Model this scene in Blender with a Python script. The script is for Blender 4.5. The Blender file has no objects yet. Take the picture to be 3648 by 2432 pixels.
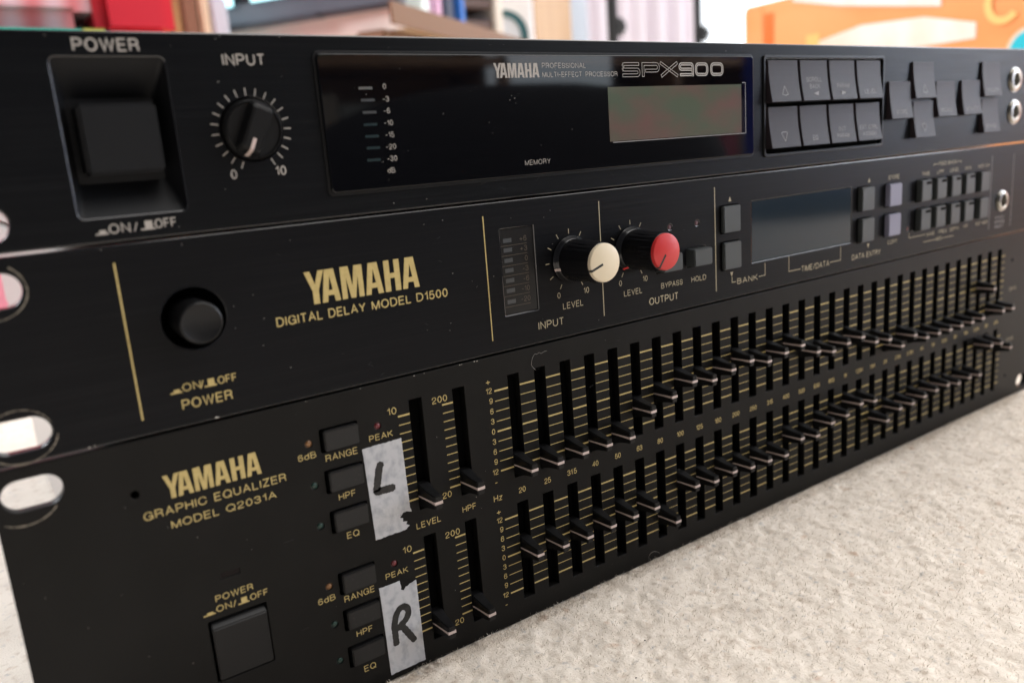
import bpy, bmesh, math, random
import numpy as np
from mathutils import Vector, Matrix
from mathutils.geometry import tessellate_polygon
random.seed(7); rng = np.random.default_rng(7)
S = bpy.context.scene; COL = S.collection
MM = 0.001

# ------------------------------------------------------------------ camera
cam_d = bpy.data.cameras.new('camera'); cam = bpy.data.objects.new('camera', cam_d); COL.objects.link(cam)
RX = Vector((0.81819383, -0.57012302, -0.07428729)); DN = Vector((-0.1866771, -0.14122325, -0.97221791)); FW = Vector((0.54379272, 0.80933043, -0.2219769))
cam.matrix_world = Matrix(((RX.x, -DN.x, -FW.x, 0.0031842), (RX.y, -DN.y, -FW.y, -0.1964522), (RX.z, -DN.z, -FW.z, 0.1455232), (0, 0, 0, 1)))
cam_d.sensor_width = 36; cam_d.lens = 36 * 2888.86 / 3648
cam_d.clip_start = 0.01; cam_d.clip_end = 50
cam_d.dof.use_dof = True; cam_d.dof.focus_distance = 0.252; cam_d.dof.aperture_fstop = 9.6; cam_d.dof.aperture_blades = 7
S.camera = cam
# ------------------------------------------------------------------ light of the room
w = bpy.data.worlds.new("World"); S.world = w; w.use_nodes = True
bg = w.node_tree.nodes['Background']; bg.inputs[0].default_value = (0.85, 0.88, 1.0, 1); bg.inputs[1].default_value = 0.11
def area(name, loc, target, sx, sy, power, col):
    l = bpy.data.lights.new(name, 'AREA'); l.shape = 'RECTANGLE'; l.size = sx; l.size_y = sy; l.energy = power; l.color = col
    o = bpy.data.objects.new(name, l); COL.objects.link(o); o.location = loc
    o.rotation_euler = (Vector(target) - Vector(loc)).to_track_quat('-Z', 'Y').to_euler(); return o
area('window_light', (1.47, -1.70, 0.62), (0.2, 0, 0.1), 0.36, 0.85, 3.2, (0.80, 0.90, 1.0))
area('overhead_fill', (1.55, -0.35, 2.35), (1.55, -0.35, 0), 2.6, 3.6, 132, (1.0, 0.965, 0.93))  # added overhead fill that brightens the carpet, standing for ceiling bounce
area('rear_window_light', (-1.2, 1.7, 1.6), (0.6, 0.1, 0.15), 1.5, 1.2, 92, (0.93, 0.96, 1.0))
S.view_settings.view_transform = 'Standard'; S.view_settings.look = 'None'; S.view_settings.exposure = 0.0; S.view_settings.gamma = 1

# ------------------------------------------------------------------ materials
def mat(name, col, rough=0.5, metal=0.0, spec=0.5, bump=None, var=None, coat=0.0, emit=None, coords='Object', trans=None):
    """bump=(scale xyz, strength, distance m); var=(scale xyz, other colour, lo, hi)"""
    m = bpy.data.materials.new(name); m.use_nodes = True; nt = m.node_tree; b = nt.nodes['Principled BSDF']
    b.inputs['Base Color'].default_value = (*col, 1); b.inputs['Roughness'].default_value = rough; b.inputs['Metallic'].default_value = metal
    b.inputs['Specular IOR Level'].default_value = spec; b.inputs['Coat Weight'].default_value = coat; b.inputs['Coat Roughness'].default_value = 0.03
    if trans: b.inputs['Transmission Weight'].default_value = trans
    if emit: b.inputs['Emission Color'].default_value = (*emit[0], 1); b.inputs['Emission Strength'].default_value = emit[1]
    tc = nt.nodes.new('ShaderNodeTexCoord') if (bump or var) else None
    def noise(sc, detail=4):
        mp = nt.nodes.new('ShaderNodeMapping'); mp.inputs['Scale'].default_value = sc
        nt.links.new(tc.outputs[coords], mp.inputs[0]); n = nt.nodes.new('ShaderNodeTexNoise'); n.inputs['Scale'].default_value = 1; n.inputs['Detail'].default_value = detail
        nt.links.new(mp.outputs[0], n.inputs['Vector']); return n
    if var:
        n = noise(var[0]); r = nt.nodes.new('ShaderNodeMapRange'); r.inputs['From Min'].default_value = var[2]; r.inputs['From Max'].default_value = var[3]
        nt.links.new(n.outputs['Fac'], r.inputs['Value']); mx = nt.nodes.new('ShaderNodeMix'); mx.data_type = 'RGBA'
        mx.inputs['A'].default_value = (*col, 1); mx.inputs['B'].default_value = (*var[1], 1)
        nt.links.new(r.outputs[0], mx.inputs['Factor']); nt.links.new(mx.outputs['Result'], b.inputs['Base Color'])
    if bump:
        n = noise(bump[0]); bp = nt.nodes.new('ShaderNodeBump'); bp.inputs['Strength'].default_value = bump[1]; bp.inputs['Distance'].default_value = bump[2]
        nt.links.new(n.outputs['Fac'], bp.inputs['Height']); nt.links.new(bp.outputs[0], b.inputs['Normal'])
        mr = nt.nodes.new('ShaderNodeMapRange'); mr.inputs['From Min'].default_value = .3; mr.inputs['From Max'].default_value = .7
        mr.inputs['To Min'].default_value = max(0.02, rough * .85); mr.inputs['To Max'].default_value = min(1, rough * 1.15)
        nt.links.new(n.outputs['Fac'], mr.inputs['Value']); nt.links.new(mr.outputs[0], b.inputs['Roughness'])
    return m
BR = (25, 25, 2600)
M = dict(
 spx=mat('anodised_black_blue', (0.0036, 0.0040, 0.0050), 0.34, spec=0.11, bump=(BR, .6, 5e-5), var=((18, 18, 1500), (0.0065, 0.007, 0.008), .45, .75)),
 dly=mat('anodised_black', (0.0036, 0.0038, 0.0048), 0.36, spec=0.11, bump=(BR, .6, 5e-5), var=((18, 18, 1500), (0.0065, 0.0065, 0.0075), .45, .75)),
 eq=mat('painted_black', (0.0055, 0.0052, 0.0048), 0.42, spec=0.13, bump=((2500, 2500, 2500), .35, 3e-5), var=((60, 60, 60), (0.0075, 0.007, 0.0065), .4, .7)),
 edge=mat('polished_black_edge', (0.012, 0.012, 0.014), 0.13, spec=0.8),
 plastic=mat('black_plastic', (0.006, 0.006, 0.0065), 0.36, spec=0.25, bump=((4000, 4000, 4000), .25, 2e-5)),
 plastic2=mat('matte_grey_plastic', (0.0062, 0.0066, 0.0078), 0.48, spec=0.22, bump=((5000, 5000, 5000), .2, 2e-5)),
 key=mat('warm_grey_key', (0.029, 0.0225, 0.026), 0.42, spec=0.16, bump=((3000, 3000, 3000), .15, 2e-5)),
 gkey=mat('green_grey_key', (0.045, 0.050, 0.050), 0.45, spec=0.4),
 lkey=mat('lavender_key', (0.20, 0.20, 0.27), 0.45, spec=0.4),
 dusty=mat('dusty_black_plastic', (0.006, 0.006, 0.0065), 0.4, spec=0.35, bump=((2500, 2500, 2500), .3, 3e-5), var=((900, 900, 900), (0.035, 0.031, 0.027), .62, .85)),
 hole=mat('dark_inside', (0.002, 0.002, 0.002), 0.9, spec=0.05),
 knob=mat('glossy_black_knob', (0.006, 0.006, 0.007), 0.22, spec=0.5),
 cream=mat('cream_cap', (0.70, 0.60, 0.44), 0.32, spec=0.4, var=((260, 260, 260), (0.68, 0.58, 0.42), .5, .8)),
 red=mat('red_cap', (0.52, 0.028, 0.028), 0.36, spec=0.4),
 gold=mat('gold_print', (0.50, 0.385, 0.155), 0.5, spec=0.3, var=((700, 700, 700), (0.43, 0.33, 0.13), .4, .7)),
 goldg=mat('pale_gold_print', (0.40, 0.345, 0.23), 0.5, spec=0.3),
 grey=mat('warm_grey_print', (0.36, 0.33, 0.30), 0.5, spec=0.3),
 dim=mat('dim_print', (0.28, 0.27, 0.27), 0.5, spec=0.3),
 dimgold=mat('dim_gold_print', (0.085, 0.065, 0.045), 0.4, spec=0.3),
 glass=mat('smoked_display_glass', (0.0020, 0.0021, 0.0030), 0.035, spec=0.36),
 dglass=mat('smoked_matte_window', (0.010, 0.018, 0.027), 0.09, spec=0.24),  # blue tint is reflected sky put into the base colour
 mglass=mat('meter_window', (0.013, 0.0125, 0.0125), 0.25, spec=0.2),
 lcd=mat('lcd_glass', (0.080, 0.098, 0.072), 0.10, spec=0.2, var=((50, 50, 90), (0.145, 0.072, 0.072), .38, .80)),  # pinkish mottling is room reflection painted into the colour
 bar=mat('unlit_led_bar', (0.04, 0.043, 0.046), 0.35),
 bart=mat('unlit_teal_led_bar', (0.004, 0.016, 0.019), 0.3),
 barg=mat('unlit_pale_led_bar', (0.10, 0.10, 0.097), 0.3),
 ledr=mat('unlit_red_led', (0.12, 0.016, 0.02), 0.3), leda=mat('unlit_amber_led', (0.19, 0.09, 0.032), 0.3), ledg=mat('unlit_green_led', (0.008, 0.032, 0.024), 0.3),
 ledp=mat('unlit_pink_led', (0.12, 0.06, 0.07), 0.3),
 chrome=mat('nickel', (0.52, 0.50, 0.46), 0.3, metal=1.0),
 steel=mat('grey_steel_sheet', (0.52, 0.49, 0.47), 0.45, metal=0.35),
 blackm=mat('black_steel', (0.012, 0.012, 0.012), 0.5),
 stripe=mat('white_fader_line', (0.52, 0.42, 0.385), 0.5),
 tape=mat('white_masking_tape', (0.47, 0.47, 0.485), 0.75, spec=0.2, bump=((900, 900, 1200), .9, 9e-5), var=((420, 420, 330), (0.27, 0.28, 0.31), .46, .80)),
 ink=mat('marker_ink', (0.018, 0.017, 0.016), 0.6, spec=0.3, var=((400, 400, 400), (0.032, 0.03, 0.028), .4, .7)),
 dust=mat('pale_dust', (0.42, 0.40, 0.37), 0.8), scratch=mat('bare_metal_scratch', (0.17, 0.15, 0.12), 0.45, metal=.5),
)

# ------------------------------------------------------------------ helpers (millimetres: x along the panels, z up, d out of the panels towards the viewer)
def V(x, z, d=0): return (x * MM, -d * MM, z * MM)
def empty(name, loc, label, cat, group=None):
    o = bpy.data.objects.new(name, None); COL.objects.link(o); o.location = loc; o.empty_display_size = .02
    o['label'] = label; o['category'] = cat
    if group: o['group'] = group
    return o
def link(name, me, m=None, parent=None, smooth=False, kind=None, label=None):
    if m is not None and len(me.materials) == 0: me.materials.append(m)
    o = bpy.data.objects.new(name, me); COL.objects.link(o)
    if parent is not None:
        o.parent = parent; o.matrix_parent_inverse = Matrix.Translation(-wloc(parent))
    if smooth:
        me.polygons.foreach_set('use_smooth', [True] * len(me.polygons))
    if kind: o['kind'] = kind
    if label: o['label'] = label
    return o
def wloc(o):
    v = Vector((0, 0, 0))
    # every parent sits either at its own location (empties) or at the origin (meshes built in place)
    while o is not None:
        v = v + o.location - (wloc(o.parent) if o.parent is not None and o.type == 'EMPTY' and False else Vector((0, 0, 0)))
        o = None
    return v
def place(o, parent):
    """parent a copy whose world position is its own location"""
    o.parent = parent; o.matrix_parent_inverse = Matrix.Translation(-wloc(parent))
def mesh(name, vs, fs):
    me = bpy.data.meshes.new(name); me.from_pydata(vs, [], fs); me.update(); return me
def from_bm(name, bm):
    me = bpy.data.meshes.new(name); bmesh.ops.recalc_face_normals(bm, faces=bm.faces); bm.to_mesh(me); bm.free(); return me
def bev(bm, off, seg=2, ang=25):
    es = [e for e in bm.edges if len(e.link_faces) == 2 and e.calc_face_angle(0) > math.radians(ang)]
    if off > 0: bmesh.ops.bevel(bm, geom=es, offset=off, segments=seg, affect='EDGES', clamp_overlap=True)
def box_bm(x0, x1, z0, z1, d0, d1, r=0.3, seg=2, bm=None):
    bm = bm or bmesh.new()
    vs = [bm.verts.new(V(x, z, d)) for x in (x0, x1) for z in (z0, z1) for d in (d0, d1)]
    for f in ((0, 1, 3, 2), (4, 6, 7, 5), (0, 4, 5, 1), (2, 3, 7, 6), (0, 2, 6, 4), (1, 5, 7, 3)): bm.faces.new([vs[i] for i in f])
    bmesh.ops.recalc_face_normals(bm, faces=bm.faces)
    bev(bm, r * MM, seg); return bm
def box(name, x0, x1, z0, z1, d0, d1, m, parent, r=0.3, **k):
    return link(name, from_bm(name, box_bm(x0, x1, z0, z1, d0, d1, r)), m, parent, **k)
def lathe(name, prof, cx, cz, m, parent, n=48, flute=None, **k):
    """prof: list of (radius, d)"""
    vs, fs = [], []
    for j, (r, d) in enumerate(prof):
        for i in range(n):
            a = 2 * math.pi * i / n
            rr = r * (1 - flute[1] if flute and flute[2] <= d <= flute[3] and (i % flute[0]) == 0 else 1)
            vs.append(V(cx + rr * math.cos(a), cz + rr * math.sin(a), d))
    for j in range(len(prof) - 1):
        for i in range(n):
            a, b = j * n + i, j * n + (i + 1) % n; fs.append((a, b, b + n, a + n))
    if prof[-1][0] > 1e-6: fs.append(tuple(range((len(prof) - 1) * n, len(prof) * n)))
    bm = bmesh.new(); me = mesh(name, vs, fs); bm.from_mesh(me); bpy.data.meshes.remove(me); bmesh.ops.remove_doubles(bm, verts=bm.verts, dist=1e-7)
    me = from_bm(name, bm)
    o = link(name, me, m, parent, **k)
    for p in me.polygons: p.use_smooth = len(p.vertices) <= 4
    if hasattr(me, 'set_sharp_from_angle'): me.set_sharp_from_angle(angle=math.radians(38))
    return o
def circle(cx, cz, r, n=40): return [(cx + r * math.cos(2 * math.pi * i / n), cz + r * math.sin(2 * math.pi * i / n)) for i in range(n)]
def rrect(x0, x1, z0, z1, r, n=5):
    out = []
    for cx, cz, a0 in ((x1 - r, z1 - r, 0), (x0 + r, z1 - r, 90), (x0 + r, z0 + r, 180), (x1 - r, z0 + r, 270)):
        for i in range(n + 1):
            a = math.radians(a0 + 90 * i / n); out.append((cx + r * math.cos(a), cz + r * math.sin(a)))
    return out
def plate(name, loops, d_front, thick, m, parent, b=0.15, edge=None, res=2, **k):
    """flat plate with cut-outs: filled 2D curve, thickness and a fine bevel on every edge"""
    cu = bpy.data.curves.new(name, 'CURVE'); cu.dimensions = '2D'; cu.fill_mode = 'BOTH'
    for lp in loops:
        sp = cu.splines.new('POLY'); sp.points.add(len(lp) - 1); sp.use_cyclic_u = True
        for p, (x, z) in zip(sp.points, lp): p.co = (x * MM, z * MM, 0, 1)
    cu.extrude = (thick / 2 - b) * MM; cu.bevel_depth = b * MM; cu.offset = -b * MM; cu.bevel_resolution = res
    o = bpy.data.objects.new(name, cu); COL.objects.link(o)
    dg = bpy.context.evaluated_depsgraph_get(); me = bpy.data.meshes.new_from_object(o.evaluated_get(dg)); bpy.data.objects.remove(o)
    for v in me.vertices:
        x, y, z = v.co; v.co = (x, -z - (d_front - thick / 2) * MM, y)
    me.materials.clear(); me.materials.append(m)
    if edge:
        me.materials.append(edge); me.update()
        for p in me.polygons: p.material_index = 0 if abs(p.normal.y) > .97 else 1
    o = link(name, me, None, parent, **k); me.name = name
    return o

# ------------------------------------------------------------------ printed lettering: a single-stroke sans drawn as ribbons
K_ = .5523
def rp(pts, closed=False):
    """polyline with rounded corners; pts = (x, y) or (x, y, r) or (x, y, rx, ry)"""
    n = len(pts); out = []
    P = [Vector((p[0], p[1])) for p in pts]
    for i, p in enumerate(pts):
        if len(p) == 2 or (not closed and i in (0, n - 1)): out.append(P[i]); continue
        a, b = P[i - 1], P[(i + 1) % n]; r = p[2]; r2 = p[3] if len(p) > 3 else r
        di = (a - P[i]); do = (b - P[i])
        ri = r if abs(di.x) > abs(di.y) else r2; ro = r if abs(do.x) > abs(do.y) else r2
        s = P[i] + di.normalized() * min(ri, di.length); e = P[i] + do.normalized() * min(ro, do.length)
        c1 = s + (P[i] - s) * K_; c2 = e + (P[i] - e) * K_
        for t in (0, .17, .33, .5, .67, .83, 1):
            q = s * (1 - t) ** 3 + c1 * 3 * t * (1 - t) ** 2 + c2 * 3 * t * t * (1 - t) + e * t ** 3
            if not out or (q - out[-1]).length > 1e-5: out.append(q)
    return out, closed
O_ = lambda w, y0=0, y1=1: [(0, y0, w / 2, (y1 - y0) * .5), (w, y0, w / 2, (y1 - y0) * .5), (w, y1, w / 2, (y1 - y0) * .5), (0, y1, w / 2, (y1 - y0) * .5)]
G = {
 'A': (.66, [[(0, 0), (.33, 1), (.66, 0)], [(.11, .34), (.55, .34)]]),
 'B': (.60, [[(0, 0), (0, 1), (.56, 1, .24), (.56, .53, .24), (0, .53)], [(.0, .53), (.6, .53, .26), (.6, 0, .26), (0, 0)]]),
 'C': (.68, [[(.66, .68), (.66, 1, .33, .34), (0, 1, .34, .5), (0, 0, .34, .5), (.68, 0, .33, .38), (.68, .37)]]),
 'D': (.64, [[(0, 0), (0, 1), (.64, 1, .36, .46), (.64, 0, .36, .46), (0, 0)]]),
 'E': (.54, [[(.54, 1), (0, 1), (0, 0), (.54, 0)], [(0, .52), (.5, .52)]]),
 'F': (.50, [[(.5, 1), (0, 1), (0, 0)], [(0, .5), (.45, .5)]]),
 'G': (.70, [[(.66, .7), (.66, 1, .33, .32), (0, 1, .34, .5), (0, 0, .34, .5), (.68, 0, .33, .4), (.68, .47), (.36, .47)], [(.69, .45), (.69, 0)]]),
 'H': (.60, [[(0, 0), (0, 1)], [(.6, 0), (.6, 1)], [(0, .52), (.6, .52)]]),
 'I': (.0, [[(0, 0), (0, 1)]]),
 'K': (.62, [[(0, 0), (0, 1)], [(.58, 1), (0, .4)], [(.2, .58), (.62, 0)]]),
 'L': (.48, [[(0, 1), (0, 0), (.48, 0)]]),
 'M': (.72, [[(0, 0), (0, 1)], [(0, 1), (.36, 0), (.72, 1)], [(.72, 1), (.72, 0)]]),
 'N': (.60, [[(0, 0), (0, 1), (.6, 0), (.6, 1)]]),
 'O': (.72, [O_(.72)]), 'Q': (.72, [O_(.72), [(.44, .24), (.74, -.04)]]),
 'P': (.57, [[(0, 0), (0, 1), (.57, 1, .27), (.57, .45, .27), (0, .45)]]),
 'R': (.60, [[(0, 0), (0, 1), (.57, 1, .25), (.57, .5, .25), (0, .5)], [(.3, .5), (.54, .5, .16), (.56, .12), (.61, 0)]]),
 'S': (.58, [[(.55, .70), (.55, 1, .27, .3), (.02, 1, .27, .26), (.02, .53, .2), (.58, .47, .2), (.58, 0, .29, .26), (0, 0, .28, .3), (0, .32)]]),
 'T': (.56, [[(0, 1), (.56, 1)], [(.28, 1), (.28, 0)]]),
 'U': (.60, [[(0, 1), (0, 0, .3, .36), (.6, 0, .3, .36), (.6, 1)]]),
 'V': (.62, [[(0, 1), (.31, 0), (.62, 1)]]),
 'W': (.92, [[(0, 1), (.23, 0), (.46, 1), (.69, 0), (.92, 1)]]),
 'X': (.6, [[(0, 0), (.6, 1)], [(0, 1), (.6, 0)]]),
 'Y': (.62, [[(0, 1), (.31, .42), (.62, 1)], [(.31, .42), (.31, 0)]]),
 'Z': (.56, [[(0, 1), (.56, 1), (0, 0), (.56, 0)]]),
 '0': (.48, [O_(.48)]),
 '1': (.24, [[(.0, .76), (.12, .78, .1), (.24, 1), (.24, 0)]]),
 '2': (.48, [[(.0, .66), (.0, 1, .24), (.47, 1, .24), (.47, .56, .2), (.02, .22, .1), (0, 0), (.48, 0)]]),
 '3': (.48, [[(.0, .74), (.0, 1, .22), (.46, 1, .23), (.46, .54, .2), (.16, .54)], [(.16, .54), (.48, .54, .24), (.48, 0, .24), (0, 0, .24), (0, .3)]]),
 '4': (.50, [[(.38, 0), (.38, 1), (0, .3), (.5, .3)]]),
 '5': (.48, [[(.44, 1), (.08, 1), (.02, .48), (.14, .62, .1), (.48, .62, .24, .28), (.48, 0, .24, .28), (0, 0, .24), (0, .26)]]),
 '6': (.48, [[(.45, .76), (.45, 1, .2), (0, 1, .24, .46), (0, 0, .24), (.48, 0, .24), (.48, .6, .24), (0, .6, .24), (0, .3)]]),
 '8': (.48, [O_(.42, .54, 1), O_(.48, 0, .54)]),
 '9': (.48, [[(.03, .24), (.03, 0, .2), (.48, 0, .24, .46), (.48, 1, .24), (0, 1, .24), (0, .4, .24), (.48, .4, .24), (.48, .7)]]),
 '+': (.62, [[(0, .42), (.62, .42)], [(.31, .11), (.31, .73)]]), '-': (.34, [[(0, .42), (.34, .42)]]), '_': (.7, [[(0, .42), (.7, .42)]]),
 '/': (.34, [[(0, -.05), (.34, 1.05)]]), '.': (.0, [[(0, 0), (0, .02)]]),
 'd': (.48, [[(.48, 1), (.48, 0)], O_(.48, 0, .7)]), 'z': (.42, [[(0, .68), (.42, .68), (0, 0), (.42, 0)]]),
 '^': (.6, [[(.3, 1), (.0, .12), (.3, 0), (.6, .12), (.3, 1)]]), 'v': (.6, [[(.3, 0), (.0, .88), (.1, 1), (.5, 1), (.6, .88), (.3, 0)]]),
}
G['8'] = (.48, [[(.03, 1, .2, .23), (.45, 1, .2, .23), (.45, .54, .2, .23), (.03, .54, .2, .23)], [(0, .54, .24, .27), (.48, .54, .24, .27), (.48, 0, .24, .27), (0, 0, .24, .27)]])
CL = {'O', 'Q0', '0', 'd1', '8'}
def ribbon(pts, closed, t, vs, fs, lift, dfun, jit=0):
    n = len(pts); L = []
    for i in range(n):
        a = pts[i - 1] if (closed or i > 0) else None; b = pts[(i + 1) % n] if (closed or i < n - 1) else None
        d1 = (pts[i] - a).normalized() if a is not None else None; d2 = (b - pts[i]).normalized() if b is not None else None
        if d1 is None: d1 = d2
        if d2 is None: d2 = d1
        n1 = Vector((-d1.y, d1.x)); n2 = Vector((-d2.y, d2.x)); m_ = (n1 + n2)
        m_ = m_.normalized() if m_.length > 1e-6 else n1
        k = min(1 / max(m_.dot(n1), .05), 2.2)
        L.append((pts[i], m_ * k * t / 2 * (1 + jit * (random.random() - .5))))
    b0 = len(vs)
    for p, o in L:
        q, r = p + o, p - o
        vs.append(V(q.x, q.y, dfun(q.y) + lift)); vs.append(V(r.x, r.y, dfun(r.y) + lift))
    for i in range(n if closed else n - 1):
        j = (i + 1) % n; fs.append((b0 + 2 * i, b0 + 2 * i + 1, b0 + 2 * j + 1, b0 + 2 * j))
def strokes_of(s, gap=.2, sp=.42):
    x = 0; out = []
    for ch in s:
        if ch == ' ': x += sp; continue
        w_, ss = G[ch]
        for k, st in enumerate(ss):
            cl = ch in ('O', '0', '8') or (ch == 'Q' and k == 0) or (ch == 'd' and k == 1)
            pts, c = rp(st, cl); out.append(([Vector((p.x + x, p.y)) for p in pts], c))
        x += w_ + gap + .0
    return out, x - gap
def text(s, x0, z0, h, m, parent, width=None, wt=.12, dfun=lambda z: 0, anchor='l', lift=.03, gap=.2, sp=.42, name='lettering', flat=0):
    st, W = strokes_of(s, gap + wt * .55, sp); t = wt * h
    sx = (width - t) / W if width and W > 0 else (h - t) * 1.24
    if width is None: width = W * sx + t
    if anchor == 'c': x0 -= width / 2
    if anchor == 'r': x0 -= width
    vs, fs = [], []
    for k, (pts, c) in enumerate(st):
        q = [Vector((x0 + t / 2 + p.x * sx, z0 + t / 2 + p.y * (h - t))) for p in pts]
        ribbon(q, c, t, vs, fs, lift + .0015 * (k % 6), dfun)
    return link(name, mesh(name, vs, fs), m, parent)
def lines(name, segs, t, m, parent, lift=.03, d=0, label=None):
    vs, fs = [], []
    for k, sg in enumerate(segs):
        tt = sg[4] if len(sg) > 4 else t
        ribbon([Vector(sg[0:2]), Vector(sg[2:4])], False, tt, vs, fs, lift + .0015 * (k % 5), lambda z: d)
    return link(name, mesh(name, vs, fs), m, parent, label=label)
def poly(name, loops, m, parent, d=.03):
    vs, fs = [], []
    for grp in loops:
        tri = tessellate_polygon([[Vector((x, z, 0)) for x, z in lp] for lp in grp]); flat = [p for lp in grp for p in lp]; b0 = len(vs)
        vs += [V(x, z, d) for x, z in flat]; fs += [(b0 + a, b0 + b, b0 + c) for a, b, c in tri]
    me = mesh(name, vs, fs); return link(name, me, m, parent)
LOGO = [([[(.21, 0), (.40, 0), (.40, .40), (.61, 1), (.43, 1), (.305, .60), (.18, 1), (0, 1), (.21, .40)]], 0, 5.2),
        ([[(0, 0), (.175, 0), (.205, .2), (.395, .2), (.425, 0), (.6, 0), (.45, 1), (.15, 1)], [(.235, .36), (.365, .36), (.30, .80)]], 4.1, 5.0),
        ([[(0, 0), (0, 1), (.27, 1), (.365, .38), (.46, 1), (.73, 1), (.73, 0), (.56, 0), (.56, .66), (.445, 0), (.285, 0), (.17, .66), (.17, 0)]], 9.6, 6.1),
        ([[(0, 0), (.175, 0), (.205, .2), (.395, .2), (.425, 0), (.6, 0), (.45, 1), (.15, 1)], [(.235, .36), (.365, .36), (.30, .80)]], 16.2, 5.1),
        ([[(0, 0), (0, 1), (.19, 1), (.19, .58), (.35, .58), (.35, 1), (.54, 1), (.54, 0), (.35, 0), (.35, .42), (.19, .42), (.19, 0)]], 21.9, 4.6),
        ([[(0, 0), (.175, 0), (.205, .2), (.395, .2), (.425, 0), (.6, 0), (.45, 1), (.15, 1)], [(.235, .36), (.365, .36), (.30, .80)]], 27.0, 5.1)]
def logo(x0, x1, z0, z1, m, parent):
    k = (x1 - x0) / 32.1; L = []
    for lps, off, wd in LOGO:
        mw = max(p[0] for p in lps[0])
        L.append([[(x0 + k * (off + wd * x / mw), z0 + (z1 - z0) * z) for x, z in lp] for lp in lps])
    return poly('lettering', L, m, parent)
def icon(x, z, wd, ht, m, parent, full=True):
    """push-switch symbol: raised or pressed button over its base line"""
    return poly('switch_symbol', [[[(x, z), (x + wd, z), (x + wd, z + .35), (x + wd * .82, z + .35), (x + wd * .82, z + ht), (x + wd * .3, z + ht), (x + wd * .3, z + .35), (x, z + .35)]]], m, parent)
def dots(name, pts, parent, m=None, r=.12, d=.03):
    vs, fs = [], []
    for p in pts:
        x, z = p[:2]; rr = r * random.uniform(.6, 1.5); n = 7; b0 = len(vs); a0 = random.random() * 6
        for i in range(n):
            q = rr * random.uniform(.6, 1.3); a = a0 + 2 * math.pi * i / n; vs.append(V(x + q * math.cos(a) * 1.4, z + q * math.sin(a) * .8, d + .03))
        vs.append(V(x, z, d + rr * .5)); fs += [(b0 + i, b0 + (i + 1) % n, b0 + n) for i in range(n)]
    return link(name, mesh(name, vs, fs), m or M['dust'], parent, kind='stuff')
def led(cx, cz, r, m, parent, d=.1):
    lathe('led', [(r + .25, -.6), (r + .25, -.45), (r, -.45), (r * .95, d - .2), (r * .7, d), (0, d + .08)], cx, cz, m, parent, n=20)
def rackhole(cx, cz): return rrect(cx - 6.0, cx + 6.0, cz - 3.6, cz + 3.6, 3.55, 9)
def ring_scratch(cx, cz, r, a0, a1, parent, t=.35):
    vs, fs = [], []
    pts = [Vector((cx + 1.15 * r * math.cos(a0 + (a1 - a0) * i / 26), cz + r * math.sin(a0 + (a1 - a0) * i / 26))) for i in range(27)]
    ribbon(pts, False, t, vs, fs, .02, lambda z: 0, jit=1.4)
    link('wear_mark', mesh('wear_mark', vs, fs), M['scratch'], parent)
XR = 475.0
def chassis(z0, z1, parent, m):
    bm = box_bm(22, 452, z0, z1, -11, -318, r=.4)
    link('chassis', from_bm('chassis', bm), m, parent)

# ================================================================== 1. effects processor (top)
U1 = empty('effects_processor', (XR / 2 * MM, 0, 133.7 * MM), 'black effects processor with smoked display window and grey key pad, topmost of the stack', 'effects unit', 'rack units stacked on the carpet')
loops = [rrect(0, XR, 133.7, 177.6, .5, 3), rrect(26.6, 49.0, 139.2, 172.2, 1.2), circle(66.2, 156.1, 7.35), rrect(251.9, 326.2, 138.9, 173.0, 1.0),
         rackhole(7.6, 171.3), rackhole(7.6, 139.6), rackhole(467, 171.3), rackhole(467, 139.6), circle(438.5, 163.3, 4.6), circle(439.0, 148.2, 4.6)]
for a in ((328.4, 346.1, 147.9, 164.2), (345.9 + .4, 363.4, 155.9, 171.8), (346.4, 363.4, 139.7, 155.5), (364.4, 380.6, 147.9, 164.0), (386.0, 403.2, 147.9, 164.0), (403.6, 420.8, 155.3, 171.8), (404.6, 420.8, 139.3, 154.9)): pass
plate('front_panel', loops, 0, 3.0, M['spx'], U1, b=.35, edge=M['edge'])
chassis(135, 177, U1, M['steel'])
# power switch: a sloped well with the square button at its middle
vs = []; o4 = rrect(26.6, 49.0, 139.2, 172.2, 1.2); i4 = rrect(28.7, 46.9, 146.4, 164.6, .8)
n = len(o4); vs = [V(x, z, -.3) for x, z in o4] + [V(x, z, -.9) for x, z in o4] + [V(x, z, -7) for x, z in i4]
fs = [(i, (i + 1) % n, n + (i + 1) % n, n + i) for i in range(n)] + [(n + i, n + (i + 1) % n, 2 * n + (i + 1) % n, 2 * n + i) for i in range(n)] + [tuple(range(2 * n, 3 * n))]
pw = link('switch_well', mesh('switch_well', vs, fs), M['plastic2'], U1)
box('power_button', 29.9, 45.8, 148.1, 163.0, -7, 0.2, M['plastic2'], U1, r=.7)
text('POWER', 31.3, 173.4, 2.75, M['grey'], U1, width=13.1, wt=.15)
icon(29.2, 135.5, 2.6, 1.0, M['grey'], U1); text('ON', 31.9, 135.5, 2.15, M['grey'], U1, width=4.4, wt=.14); text('/', 36.9, 135.5, 2.0, M['grey'], U1, wt=.12)
icon(38.4, 135.6, 3.1, 2.0, M['grey'], U1); text('OFF', 41.4, 135.7, 2.1, M['grey'], U1, width=4.7, wt=.14)
text('INPUT', 61.6, 170.5, 2.6, M['grey'], U1, width=9.9, wt=.14)
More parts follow.
